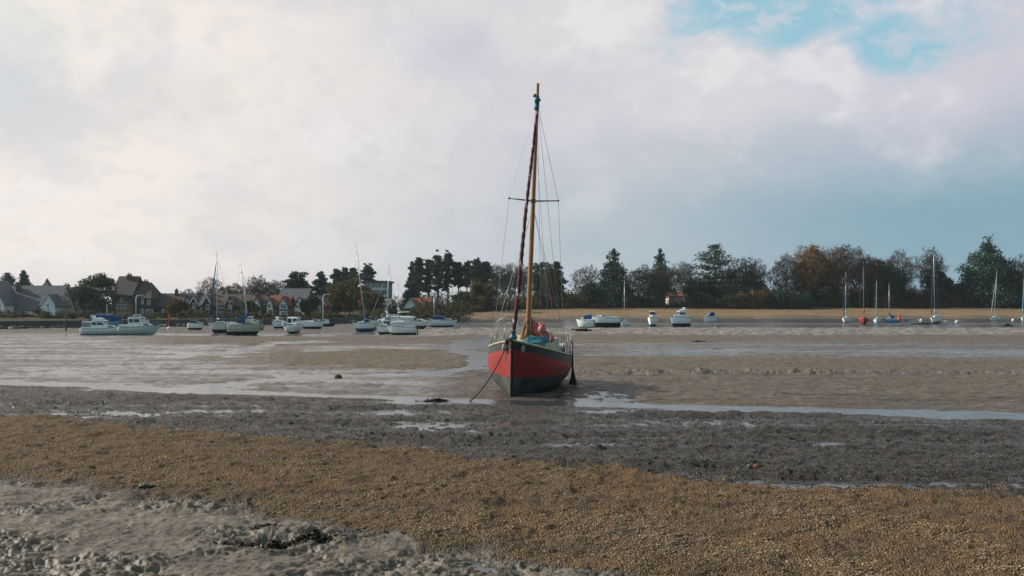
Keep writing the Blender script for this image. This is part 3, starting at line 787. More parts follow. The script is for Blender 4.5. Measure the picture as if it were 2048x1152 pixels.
def build_scrub():
    rs = np.random.RandomState(5)
    # continuous scrub at the head of the beach
    tops = ([800, 870, 960, 1000, 1060, 1130, 1170, 1260, 1330, 1440, 1460, 1520, 1600, 1760, 1850, 1960, 2150, 2500], [612, 606, 600, 602, 588, 590, 585, 598, 603, 605, 588, 580, 584, 565, 575, 562, 560, 560])
    for name, mk, step, off, lab in (('scrub', 'scrub', 17, 0, 'dark green scrub along the head of the far beach'), ('scrub', 'gorse', 23, 8, 'russet and olive scrub mixed through the head of the far beach')):
        Vs = []; Fs = []
        for px in range(780 + off, 2500, step):
            t = np.interp(px, *tops) + rs.uniform(-6, 8) + (6 if mk == 'gorse' else 0)
            d0 = float(np.interp(px, SHX, SHT)) + rs.uniform(2, 7) - (1.5 if mk == 'gorse' else 0)
            if px < 900: d0 = 200 + rs.uniform(0, 12)
            V_, F_ = bush(px, t, 40, d0, None, 1500 if px < 2100 else 500, rs); Vs.append(V_); Fs.append(F_)
        V_, F_ = join(Vs, Fs)
        tag(link(name, mesh_np(name, V_, F_, LM[mk])), lab, 'scrub', kind='stuff')
    # low clipped hedge-like growth right on the beach edge
    Vs = []; Fs = []
    for px in range(1150, 2500, 12):
        d0 = float(np.interp(px, SHX, SHT)) + rs.uniform(-1.5, 1)
        V_, F_ = bush(px, np.interp(px, [1150, 1440, 1500, 2500], [604, 606, 600, 598]) + rs.uniform(-3, 3), 24, d0, None, 420, rs, .16); Vs.append(V_); Fs.append(F_)
    V_, F_ = join(Vs, Fs); tag(link('undergrowth', mesh_np('undergrowth', V_, F_, LM['scrub'])), 'low tangled undergrowth where the far beach ends', 'undergrowth', kind='stuff')
    # rounded single bushes below the gabled house
    ords = ['leftmost', 'second', 'third', 'middle', 'fifth', 'sixth', 'rightmost']
    for i, (px, tp, w, mk) in enumerate([(1462, 588, 32, 'scrub'), (1484, 580, 34, 'gorse'), (1507, 576, 36, 'gorse'), (1532, 573, 36, 'gorse'), (1556, 570, 38, 'ever'), (1580, 572, 40, 'gorse'), (1606, 580, 40, 'ever')]):
        V_, F_ = bush(px, tp, w, 255.0, None, 2600, rs, .19)
        o = link('bush', mesh_np('bush', V_, F_, LM[mk]))
        tag(o, ords[i] + (' dark green' if mk in ('ever', 'scrub') else ' brown-green') + ' bush, from the left, in the row below the white gabled house', 'bush', 'rounded bushes at the beach head')
    # russet shrubs behind the yacht's port rail
    for px, tp, w, l in ((1092, 592, 44, 'russet shrub behind the yacht deck, right of the wooden mast'), (1152, 586, 46, 'rust-coloured shrub below the wide bare tree')):
        V_, F_ = bush(px, tp, w, 252.0, None, 2600, rs, .19); tag(link('bush', mesh_np('bush', V_, F_, LM['russet'])), l, 'bush')
    # gardens in front of the houses
    Vs = []; Fs = []
    for px in list(range(-60, 640, 17)) + list(range(640, 930, 15)):
        d0 = rs.uniform(172, 196); 
        V_, F_ = bush(px, rs.uniform(616, 632), rs.uniform(18, 38), d0, None, 480, rs, .16); Vs.append(V_); Fs.append(F_)
    V_, F_ = join(Vs, Fs); tag(link('garden_shrubs', mesh_np('garden_shrubs', V_, F_, LM['scrub'])), 'dark garden shrubbery between the sea wall and the houses', 'shrubbery', kind='stuff')
    # wooded ground behind everything
    Vs = []; Fs = []
    for px in range(-300, 2700, 26):
        d0 = rs.uniform(300, 330); V_, F_ = bush(px, np.interp(px, [-300, 600, 900, 1500, 2700], [600, 596, 586, 574, 570]) + rs.uniform(-8, 6), 60, d0, None, 900, rs, .3); Vs.append(V_); Fs.append(F_)
    V_, F_ = join(Vs, Fs); tag(link('far_wood', mesh_np('far_wood', V_, F_, LM['scrub'])), 'far-off wood closing the view behind the houses and trees', 'wood', kind='stuff')

build_trees()
build_scrub()

# ------------------------------------------------------------------ houses and walls
HM = dict(white=mat('white_render', (.86, .86, .82), .8, (.74, .74, .70), .6), cream=mat('cream_render', (.55, .50, .40), .8, (.45, .41, .33), .6),
          brick=mat('red_brick', (.20, .085, .055), .85, (.13, .06, .045), 1.5), tan=mat('tan_brick', (.34, .20, .12), .85, (.24, .14, .09), 1.5),
          darkbrick=mat('dark_brick', (.085, .05, .04), .85, (.055, .038, .032), 1.5), timber=mat('blue_grey_boarding', (.25, .33, .36), .7, (.2, .27, .3), 1),
          slate=mat('slate_roof', (.085, .09, .10), .6, (.12, .12, .125), 1.2), darkroof=mat('dark_tile_roof', (.050, .045, .045), .7, (.075, .06, .055), 1.2),
          redroof=mat('red_tile_roof', (.26, .085, .045), .75, (.18, .065, .04), 1.2), brownroof=mat('brown_tile_roof', (.11, .065, .05), .75, (.08, .05, .04), 1.2),
          frame=mat('white_window_frame', (.75, .76, .74), .5), pane=mat('window_glass', (.05, .07, .085), .1), pot=mat('clay_pot', (.28, .12, .07), .8),
          stone=mat('sea_wall_stone', (.12, .11, .10), .85, (.055, .055, .05), .8, bump=.04, bscale=2), weedy=mat('weedy_stone', (.05, .052, .045), .7, (.03, .032, .028), .8, bump=.04, bscale=2))

class House:
    def __init__(s, name, px, d, label, cat='house'):
        s.d = d; s.z0 = gz(wx(px, d), d) - .3
        s.o = empty(name, (wx(px, d), d, s.z0), (0, 0, 0), label, cat)
        s.x0 = wx(px, d)
    def X(s, px): return wx(px, s.d) - s.x0
    def Z(s, py): return wz(py, s.d) - s.z0
    def block(s, a, b, eave, ridge, wall, roof, front=False, y=0.0, depth=7.0, hip=0.0, over=.3):
        x0, x1 = s.X(a), s.X(b); ze, zr = s.Z(eave), s.Z(ridge); y0, y1 = y, y + depth
        w = MB(); r = MB(); t = .18
        if front:
            xm = (x0 + x1) / 2
            w.add([(x0, y0, 0), (x1, y0, 0), (x1, y0, ze), (xm, y0, zr), (x0, y0, ze), (x0, y1, 0), (x1, y1, 0), (x1, y1, ze), (xm, y1, zr), (x0, y1, ze)],
                  [(0, 1, 2, 3, 4), (9, 8, 7, 6, 5), (1, 6, 7, 2), (5, 0, 4, 9)])
            for sx in (0, 1):
                xe = x0 if sx == 0 else x1; dz = (ze - zr) / (xe - xm); e = -over if sx == 0 else over
                P = [(xm, y0 - over), (xm, y1), (xe + e, y1), (xe + e, y0 - over)]
                zz = [zr + .02, zr + .02, ze + dz * e + .02, ze + dz * e + .02]
                V_ = [(p[0], p[1], z) for p, z in zip(P, zz)] + [(p[0], p[1], z + t) for p, z in zip(P, zz)]
                r.add(V_, [(0, 1, 2, 3), (7, 6, 5, 4), (0, 3, 7, 4), (3, 2, 6, 7), (2, 1, 5, 6), (1, 0, 4, 5)])
        else:
            ym = (y0 + y1) / 2
            w.add([(x0, y0, 0), (x1, y0, 0), (x1, y1, 0), (x0, y1, 0), (x0, y0, ze), (x1, y0, ze), (x1, y1, ze), (x0, y1, ze), (x0 + hip, ym, zr), (x1 - hip, ym, zr)],
                  [(0, 1, 5, 4), (1, 2, 6, 5), (2, 3, 7, 6), (3, 0, 4, 7), (4, 8, 7), (5, 6, 9)])
            o = 0 if hip else over
            sl = (zr - ze) / (ym - y0)
            for sy in (0, 1):
                ye = (y0 - over) if sy == 0 else (y1 + over); zl = ze - sl * over
                P = [(x0 - o, ye, zl), (x1 + o, ye, zl), (x1 + o - hip, ym, zr), (x0 - o + hip, ym, zr)]
                r.add([(p[0], p[1], p[2] + .02) for p in P] + [(p[0], p[1], p[2] + .02 + t) for p in P], [(0, 1, 2, 3), (7, 6, 5, 4), (0, 4, 5, 1), (1, 5, 6, 2), (2, 6, 7, 3), (3, 7, 4, 0)])
            if hip:
                r.add([(x0, y0 - over, ze - sl * over + .03), (x0 + hip, ym, zr + .05), (x0, y1 + over, ze - sl * over + .03)], [(0, 1, 2)])
                r.add([(x1, y0 - over, ze - sl * over + .03), (x1 - hip, ym, zr + .05), (x1, y1 + over, ze - sl * over + .03)], [(0, 2, 1)])
        w.build('wall', HM[wall], s.o); s.roof = r.build('roof', HM[roof], s.o)
        return s
    def win(s, px, py, w, h, y=0.0, bars=1, name='window'):
        x, z = s.X(px), s.Z(py); W, H = w / FPX * s.d, h / FPX * s.d
        f = MB(); t = .09; dd = .06
        f.box((x, y - dd / 2, z + H / 2 - t / 2), (W, dd, t)); f.box((x, y - dd / 2, z - H / 2 + t / 2), (W + .1, dd + .08, t))
        for sx in (-1, 1): f.box((x + sx * (W / 2 - t / 2), y - dd / 2, z), (t, dd, H - 2 * t))
        for i in range(bars): f.box((x - W / 2 + W * (i + 1) / (bars + 1), y - dd / 2, z), (.06, dd * .8, H - 2 * t))
        fr = f.build(name, HM['frame'], s.o)
        g = MB(); g.box((x, y - .012, z), (W - 2 * t, .016, H - 2 * t)); g.build('pane', HM['pane'], fr)
    def door(s, px, py, w, h, y=0.0, m='frame'):
        g = MB(); x, z = s.X(px), s.Z(py); g.box((x, y - .04, z), (w / FPX * s.d, .07, h / FPX * s.d)); g.build('door', HM[m], s.o)
    def chimney(s, px, top, bot, w=8, y=3.5, m='brick'):
        x, z1, z0 = s.X(px), s.Z(top), s.Z(bot); W = w / FPX * s.d; c = MB()
        c.box((x, y, (z0 + z1) / 2 - .2), (W, .8, z1 - z0 - .1), 0); c.box((x, y, z1 - .35), (W * 1.2, .95, .22), 0)
        for q in (-.25, .25): c.tube([(x + q * W, y, z1 - .25), (x + q * W, y, z1 + .15)], .13, 8, 1)
        c.build('chimney', [HM[m], HM['pot']], s.roof)
    def panel(s, px, py, w, h, m, y=0.0, name='panel', t=.1):
        g = MB(); g.box((s.X(px), y - t / 2 - .005, s.Z(py)), (w / FPX * s.d, t, h / FPX * s.d)); g.build(name, HM[m] if isinstance(m, str) else m, s.o)
    def verge(s, a, b, eave, ridge, y=0.0, m='frame'):
        x0, x1 = s.X(a), s.X(b); xm = (x0 + x1) / 2; ze, zr = s.Z(eave), s.Z(ridge); g = MB()
        for xe in (x0, x1):
            L_ = math.hypot(xm - xe, zr - ze); ang = math.atan2(zr - ze, xm - xe)
            g.box(((xe + xm) / 2, y - .34, (ze + zr) / 2 + .02), (L_ + .3, .05, .2), 0, (0, -ang, 0))
        g.build('bargeboard', HM[m], s.o)

def build_houses():
    H = House('house', -20, 196, 'white rendered cottage cut off by the left edge')
    H.block(-48, 8, 606, 562, 'white', 'slate', front=True); H.win(-2, 610, 7, 8); H.win(-20, 632, 9, 8)
    H = House('house', 55, 200, 'long white cottage with a sweeping slate roof and a steep white front gable')
    H.block(2, 112, 619, 572, 'white', 'slate', depth=9); H.block(88, 117, 610, 590, 'white', 'slate', front=True, y=-1.5, depth=7)
    H.verge(88, 117, 610, 590, y=-1.5)
    for px in (19, 27, 43, 66, 72): H.win(px, 609, 6, 6, y=2.0)
    for px, w in ((44, 6), (82, 7), (90, 5)): H.win(px, 628, w, 10)
    H.win(103, 611, 5, 8, y=-1.5); H.door(104, 631, 6, 16, y=-1.5, m='pane'); H.panel(28, 631, 10, 14, 'pane', name='garage_door')
    H.chimney(20, 568, 580)
    H = House('house', 84, 222, 'house with a steep pyramid roof and a single chimney on its point')
    H.block(72, 97, 585, 562, 'brick', 'darkroof', hip=1.2, depth=5); H.chimney(84, 558, 570, w=4, y=2.5)
    H = House('house', 116, 214, 'slate-roofed cottage with a stone chimney right of the white gable')
    H.block(92, 138, 592, 575, 'cream', 'darkroof', depth=7); H.chimney(134, 567, 594, w=9, y=0, m='tan')
    H.block(112, 140, 620, 590, 'darkbrick', 'slate', y=-3, depth=3.5); H.win(122, 627, 12, 12, y=-3, bars=3)
    H = House('house', 154, 212, 'red brick cottage with a small white gable and a veranda, left of the big evergreen')
    H.block(136, 149, 608, 580, 'white', 'darkroof', front=True, depth=6); H.block(149, 172, 604, 588, 'brick', 'brownroof', front=True, y=-1, depth=6)
    H.win(160, 608, 8, 14, y=-1); H.win(142, 609, 6, 11); H.block(136, 172, 624, 615, 'darkbrick', 'darkroof', y=-2.2, depth=1.2); H.win(149, 629, 12, 12, y=-2.2, bars=3)
    H.panel(144, 622, 22, 2, 'frame', y=-2.3, name='veranda_beam')
    H = House('house', 250, 208, 'tall brick house with two chimney stacks and a tan front gable')
    H.block(226, 264, 590, 553, 'darkbrick', 'darkroof', depth=8); H.block(255, 304, 596, 566, 'darkbrick', 'darkroof', depth=8, hip=1.5)
    H.block(234, 268, 606, 591, 'tan', 'darkroof', front=True, y=-1.6, depth=5); H.chimney(246, 546, 560, w=8); H.chimney(257, 553, 566, w=5); H.chimney(279, 559, 572, w=9)
    H.win(249, 613, 19, 9, y=-1.6, bars=4); H.win(249, 630, 20, 8, y=-1.6, bars=3); H.win(249, 600, 4, 9, y=-1.6, bars=0); H.verge(234, 268, 606, 591, y=-1.6, m='darkroof')
    H.win(285, 603, 5, 11); H.win(298, 603, 6, 12); H.win(285, 622, 6, 9); H.win(299, 626, 14, 15, bars=2)
    H = House('terrace_house', 352, 210, 'long dark-roofed terrace with a slim chimney in the middle of its ridge')
    H.block(304, 396, 612, 588, 'darkbrick', 'darkroof', depth=8); H.block(371, 386, 606, 592, 'tan', 'darkroof', front=True, y=-1, depth=4); H.block(384, 398, 606, 594, 'darkbrick', 'darkroof', front=True, y=-1.05, depth=4)
    H.win(378, 601, 5, 6, y=-1); H.win(391, 612, 6, 11, y=-1.05); H.verge(384, 398, 606, 594, y=-1.05); H.chimney(342, 578, 592, w=5); H.chimney(389, 583, 594, w=7)
    H.win(326, 622, 5, 8); H.win(349, 625, 6, 8); H.win(375, 628, 7, 9)
    H = House('terrace_house', 444, 206, 'brown terrace with pointed dormers behind the tall pale yacht mast')
    H.block(398, 486, 612, 590, 'darkbrick', 'brownroof', depth=8); H.block(408, 426, 608, 592, 'darkbrick', 'brownroof', front=True, y=-1.2, depth=4); H.verge(408, 426, 608, 592, y=-1.2)
    H.block(456, 468, 606, 594, 'darkbrick', 'brownroof', front=True, y=-.8, depth=4)
    H.win(421, 614, 9, 10, y=-1.2); H.win(404, 618, 5, 16); H.win(441, 612, 16, 9, bars=4); H.win(462, 603, 5, 6, y=-.8); H.win(462, 614, 7, 9, y=-.8); H.chimney(421, 586, 596, w=6)
    H.win(442, 628, 9, 10); H.win(468, 628, 8, 9)
    H = House('terrace_house', 527, 202, 'half-timbered terrace with white gables and a yellow-edged bargeboard')
    H.block(490, 556, 612, 592, 'brick', 'brownroof', depth=7); H.block(538, 578, 612, 592, 'brick', 'redroof', depth=6, y=-.6)
    for a, b, r_ in ((510, 523, 595), (537, 548, 597), (562, 577, 594)): H.block(a, b, 608, r_, 'white', 'brownroof', front=True, y=-1.4, depth=4)
    H.verge(562, 577, 608, 594, y=-1.4, m='pot')
    H.win(517, 612, 6, 9, y=-1.4); H.win(542, 612, 7, 9, y=-1.4); H.win(570, 613, 12, 10, y=-1.4, bars=3); H.win(570, 629, 11, 12, y=-1.4, bars=3); H.win(545, 626, 12, 15, y=-1.4, bars=3)
    H.win(530, 612, 6, 8); H.panel(570, 620, 15, 3, HMblue, y=-1.42, name='balcony_rail'); H.chimney(505, 586, 596, w=5); H.chimney(528, 586, 596, w=7); H.chimney(543, 587, 596, w=4)
    H = House('house', 583, 216, 'house with a big dark slate roof below the flat-topped cedar')
    H.block(556, 612, 602, 578, 'brick', 'slate', depth=9); H.block(590, 612, 606, 596, 'white', 'slate', front=True, y=-1, depth=4)
    H.win(596, 604, 7, 7, y=-1); H.win(597, 613, 6, 8, y=-1); H.win(605, 613, 6, 8, y=-1); H.win(602, 628, 8, 10, y=-1)
    H = House('house', 640, 212, 'small brown house with a white-edged gable half hidden by the round tree')
    H.block(622, 652, 610, 592, 'brick', 'brownroof', front=True); H.verge(622, 652, 610, 592); H.win(639, 618, 5, 14); H.win(630, 628, 7, 8)
    # modern block
    H = House('apartment_block', 753, 250, 'modern flat-roofed block with glass balconies behind the leaning mast', 'building')
    w = MB(); x0, x1 = H.X(728), H.X(775); z1 = H.Z(565); w.box(((x0 + x1) / 2, 5, z1 / 2), (x1 - x0, 10, z1)); w.build('wall', HM['timber'], H.o)
    r = MB(); r.box(((x0 + x1) / 2, 4.6, z1 + .22), (x1 - x0 + 1, 11.5, .4)); H.roof = r.build('roof', HM['brownroof'], H.o)
    for px in (735, 747, 759, 769):
        for py in (572, 586): H.win(px, py, 9, 9, bars=1)
    for py in (578.5, 592): H.panel(752, py, 44, 2.2, 'frame', t=1.0, name='balcony')
    H.panel(778, 574, 5, 1.2, 'darkroof', name='balcony_slab'); H.panel(778, 584, 5, 1.2, 'darkroof', name='balcony_slab')
    H = House('garden_house', 770, 222, 'small white flat-topped house below the modern block')
    H.block(764, 778, 604, 599, 'white', 'slate', depth=5); H.win(771, 611, 6, 6)
    H = House('cottage', 830, 225, 'white gabled cottage with a bright red tiled roof below the pines')
    H.block(822, 858, 617, 597, 'cream', 'redroof', y=1.2, depth=6); H.block(806, 835, 616, 597, 'white', 'slate', front=True, y=0, depth=8)
    H.win(820.5, 604, 3, 3.2, bars=0); H.win(827, 612, 3, 4, bars=0); H.win(822, 619, 3, 4, bars=0); H.win(813, 619, 3, 4, bars=0); H.chimney(842, 594, 600, w=3, y=3)
    H = House('cottage', 1518, 269, 'white gabled house with a brick chimney rising over the bushes on the right shore')
    H.block(1507, 1537, 578, 562, 'white', 'darkroof', front=True, depth=9); H.block(1494, 1512, 578, 570, 'cream', 'brownroof', y=3, depth=6); H.chimney(1508, 559, 572, w=5, y=3); H.win(1521, 570, 4, 4, bars=0)
    H = House('cottage', 1354, 268, 'low pale cottage with an orange-brown roof under the bare trees')
    H.block(1338, 1369, 593, 585, 'cream', 'redroof', depth=6); H.win(1346, 596, 5, 4); H.win(1358, 597, 5, 5)

HMblue = mat('blue_railing_paint', (.03, .10, .22), .6)
build_houses()

def build_walls():
    # sea wall below the houses
    m = MB(); pts = [(px, float(np.interp(px, SHX, SHF)) + 1.2) for px in range(-1400, 921, 40)]
    P = [(wx(px, d), d) for px, d in pts]
    for (a, b) in zip(P[:-1], P[1:]):
        zt = 1.02
        m.add([(a[0], a[1], -.3), (b[0], b[1], -.3), (b[0], b[1], zt), (a[0], a[1], zt), (a[0], a[1] + .5, zt), (b[0], b[1] + .5, zt), (a[0], a[1] + .5, -.3), (b[0], b[1] + .5, -.3)],
              [(0, 1, 2, 3), (3, 2, 5, 4), (7, 6, 4, 5)])
    tag(m.build('sea_wall', HM['stone']), 'long low dark sea wall in front of the waterside houses', 'wall')
    # weed-covered stone toe
    m = MB()
    for (a, b) in zip(P[:-1], P[1:]):
        for q in range(3):
            f0 = q / 3
            cx = a[0] + (b[0] - a[0]) * (f0 + .17); cy = a[1] + (b[1] - a[1]) * (f0 + .17) - random.uniform(.6, 2.2)
            m.ball((cx, cy, .05), (random.uniform(.5, 1.1), random.uniform(.5, 1.0), random.uniform(.18, .42)), 7, 5, 0, .22)
    tag(m.build('rock_toe', HM['weedy'], smooth=True), 'weed-darkened rocks heaped along the foot of the sea wall', 'rocks', kind='stuff')
    # poles
    def pole(px, top, d, label, r=.06, mt=None, name='pole', lean=0):
        x = wx(px, d); z0 = gz(x, d) - .1; h = wz(top, d) - z0
        mb = MB(); mb.tube([(0, 0, 0), (lean, 0, h)], [r, r * .7], 8); mb.ball((lean, 0, h), r * .9, 8, 5)
        o = mb.build(name, mt or HM['weedy'], smooth=True); o.location = (x, d, z0); tag(o, label, 'pole'); return o
    green = mat('weathered_green_post', (.06, .10, .085), .8, (.04, .06, .05), 2)
    pole(132, 622, 116, 'weathered green marker post standing in the mud left of the boats', .10, green, 'marker_post')
    pole(868, 590, 178, 'slim pale pole at the sea wall below the pines', .06, M['alu'])
    for px, top, l in ((272, 590, 'pale green street lamp before the tall brick house'), (646, 588, 'pale street lamp beside the autumn tree')):
        d = 150.; x = wx(px, d); z0 = gz(x, d); h = wz(top, d) - z0
        root = empty('street_lamp', (x, d, z0), (0, 0, 0), l, 'street lamp')
        mb = MB(); mb.tube([(0, 0, 0), (0, 0, h * .9), (.15, 0, h * .97), (.7, 0, h)], [.07, .055, .05, .04], 8); mb.build('post', HM['frame'], root, True)
        mb = MB(); mb.box((.85, 0, h - .02), (.5, .2, .12)); mb.build('lamp_head', M['grey'], root)
build_walls()

# ------------------------------------------------------------------ boats
def hull_mesh(L, B, zs_f, wl, strake=None, n=22, fullness=2.4, rake=.6, entry=1.9, stern=.8, colors=(0, 1, 2), keelrise=.35, transom=.12, extra=None):
    """loft from stern (-L/2) to bow (+L/2); zs_f(s) gives the sheer; colours split at wl and under the strake"""
    mb = MB(); rows = []
    def half(s):
        if s < .45: return B / 2 * (stern + (1 - stern) * math.sin(s / .45 * math.pi / 2))
        return B / 2 * max(1 - ((s - .45) / .55) ** entry, 0.0)
    def keel(s): return keelrise * max(0, (s - .72) / .28) ** 2.2 + transom * max(0, (.25 - s) / .25) ** 1.5
    lev = []
    for i in range(n + 1):
        s = i / n; s = 1 - (1 - s) ** 1.25
        zs = zs_f(s); zk = keel(s); b = max(half(s), .012)
        st = strake if strake else .10
        zl = [zs, zs - st * .5, zs - st] + [zs - st - (zs - st - wl) * k for k in (.33, .66, 1.0)] + [wl - (wl - zk) * k for k in (.25, .5, .72, .88, .97, 1.0)]
        row = []
        for z in zl:
            z = max(z, zk); u = (zs - z) / max(zs - zk, 1e-3)
            fl = fullness - .9 * max(0, (s - .6) / .4)
            y = b * (1 + .06 * math.sin(min(u * 2.2, 1) * math.pi) * (1 - s * .6)) * max(1 - u ** fl, 0) ** .75
            x = -L / 2 + L * s - rake * u * max(0, (s - .5) / .5) ** 2 + .10 * L / 7 * (1 - u) * 0
            if s == 0: pass
            row.append((x, y, z))
        rows.append(row)
    k = len(rows[0]); vs = []
    for row in rows: vs += [(x, y, z) for x, y, z in row] + [(x, -y, z) for x, y, z in row]
    fs = []; ms = []
    for i in range(n):
        a = i * 2 * k; b_ = (i + 1) * 2 * k
        for j in range(k - 1):
            c = 0 if j < 2 else (1 if j < 5 else 2)
            fs.append((a + j, a + j + 1, b_ + j + 1, b_ + j)); ms.append(colors[c])
            fs.append((a + k + j, b_ + k + j, b_ + k + j + 1, a + k + j + 1)); ms.append(colors[c])
    for j in range(k - 1):       # transom
        fs.append((j, k + j, k + j + 1, j + 1)); ms.append(colors[0 if j < 2 else (1 if j < 5 else 2)])
    b0 = len(mb.v); mb.v += vs
    for f, m_ in zip(fs, ms): mb.f.append([b0 + q for q in f]); mb.m.append(m_)
    return mb, rows, half

def deck_mesh(rows, half, drop=.02, camber=.05, inset=.97, s0=0, s1=None):
    mb = MB(); vs = []; 
    rr = rows[s0:(s1 or len(rows))]
    for r in rr:
        x, y, z = r[0]
        for q in (-1, -.5, 0, .5, 1): vs.append((x, y * q * inset, z - drop + camber * (1 - q * q) * min(1, y * 1.2)))
    fs = [(i * 5 + j, (i + 1) * 5 + j, (i + 1) * 5 + j + 1, i * 5 + j + 1) for i in range(len(rr) - 1) for j in range(4)]
    mb.add(vs, fs); return mb

def rail_pts(rows, side, dz=0.0, out=1.0, a=0, b=None):
    return [(r[0][0], r[0][1] * side * out, r[0][2] + dz) for r in rows[a:(b or len(rows))]]

def loft_box(x0, x1, w0, w1, z0, z1, top_in=.12, fr=.5, ar=.1, zr=None):
    """cabin: base rectangle x0..x1 (aft..fore), widths w0 aft / w1 fore, raked front and rear"""
    mb = MB(); zf = zr if zr is not None else z1
    base = [(x0, -w0 / 2, z0), (x1, -w1 / 2, z0), (x1, w1 / 2, z0), (x0, w0 / 2, z0)]
    top = [(x0 + ar, -w0 / 2 + top_in, z1), (x1 - fr, -w1 / 2 + top_in, zf), (x1 - fr, w1 / 2 - top_in, zf), (x0 + ar, w0 / 2 - top_in, z1)]
    mid = [(x0 + ar + .08, 0, z1 + .05), (x1 - fr - .05, 0, zf + .05)]
    vs = base + top + mid
    mb.add(vs, [(0, 1, 5, 4), (1, 2, 6, 5), (2, 3, 7, 6), (3, 0, 4, 7), (4, 5, 9, 8), (8, 9, 6, 7), (5, 6, 9), (7, 4, 8)])
    return mb, base, top

def wall_panel(p0, p1, p2, p3, a0, a1, b0, b1, off=.012, th=.012):
    """a slab lying on the quad p0 p1 (bottom) p2 p3 (top), between fractions a0..a1 along and b0..b1 up"""
    P = [Vector(p) for p in (p0, p1, p2, p3)]
    def at(a, b): return (P[0] * (1 - a) + P[1] * a) * (1 - b) + (P[3] * (1 - a) + P[2] * a) * b
    nrm = (P[1] - P[0]).cross(P[3] - P[0]).normalized()
    q = [at(a0, b0), at(a1, b0), at(a1, b1), at(a0, b1)]
    return [tuple(v + nrm * (off)) for v in q] + [tuple(v + nrm * (off + th)) for v in q]
SLAB = [(3, 2, 1, 0), (4, 5, 6, 7), (0, 1, 5, 4), (1, 2, 6, 5), (2, 3, 7, 6), (3, 0, 4, 7)]

def cabin(root, x0, x1, w0, w1, z0, z1, m='white', top_in=.12, fr=.5, ar=.1, zr=None, wins=((.12, .48), (.55, .9)), front=True, rear=False, wb=(.45, .85), name='cabin'):
    mb, b, t = loft_box(x0, x1, w0, w1, z0, z1, top_in, fr, ar, zr)
    c = mb.build(name, M[m], root)
    for (a0, a1) in wins:
        for side in (0, 1):
            g = MB()
            if side == 0: g.add(wall_panel(b[0], b[1], t[1], t[0], a0, a1, wb[0], wb[1]), SLAB)
            else: g.add(wall_panel(b[2], b[3], t[3], t[2], 1 - a1, 1 - a0, wb[0], wb[1]), SLAB)
            g.build('window', M['glass'], c)
    if front:
        for a0, a1 in ((.06, .48), (.52, .94)):
            g = MB(); g.add(wall_panel(b[1], b[2], t[2], t[1], a0, a1, .4, .88), SLAB); g.build('windscreen', M['glass'], c)
    if rear:
        for a0, a1 in ((.06, .44), (.56, .94)):
            g = MB(); g.add(wall_panel(b[3], b[0], t[0], t[3], a0, a1, .15, .85), SLAB); g.build('rear_window', M['glass'], c)
    return c

def canopy(root, x0, x1, w, z0, z1, m='bluecanvas', wf=None, name='canopy', arch=.18):
    """bowed canvas hood"""
    mb = MB(); n = 5; k = 7; vs = []; wf = wf or w
    for i in range(n):
        f = i / (n - 1); x = x0 + (x1 - x0) * f; ww = w + (wf - w) * f; h = (z1 - z0) * (.72 + .28 * math.sin(min(1, (1 - f) * 1.6 + .15) * math.pi / 2))
        for j in range(k):
            a = math.pi * j / (k - 1); c, s_ = math.cos(a), math.sin(a)
            vs.append((x, ww / 2 * math.copysign(abs(c) ** .55, c), z0 + h * s_ ** .45))
    fs = [(i * k + j, (i + 1) * k + j, (i + 1) * k + j + 1, i * k + j + 1) for i in range(n - 1) for j in range(k - 1)]
    fs += [tuple(range(k))[::-1], tuple((n - 1) * k + j for j in range(k))]
    mb.add(vs, fs); return mb.build(name, M[m], root)

def rail(root, pts, posts, r=.014, name='guard_rail', m='steel'):
    mb = MB(); mb.tube(pts, r, 6)
    for p, q in posts: mb.tube([p, q], r * .9, 6)
    return mb.build(name, M[m], root, True)

def outboard(root, x, z, sc=1.0, m='black'):
    mb = MB(); mb.box((x - .22 * sc, 0, z + .25 * sc), (.34 * sc, .28 * sc, .38 * sc), 0, (0, .25, 0), (.75, .8)); mb.box((x - .14 * sc, 0, z - .25 * sc), (.14 * sc, .10 * sc, .8 * sc)); mb.box((x - .2 * sc, 0, z - .6 * sc), (.4 * sc, .07 * sc, .10 * sc))
    return mb.build('outboard_motor', M[m], root, bevel=.02)

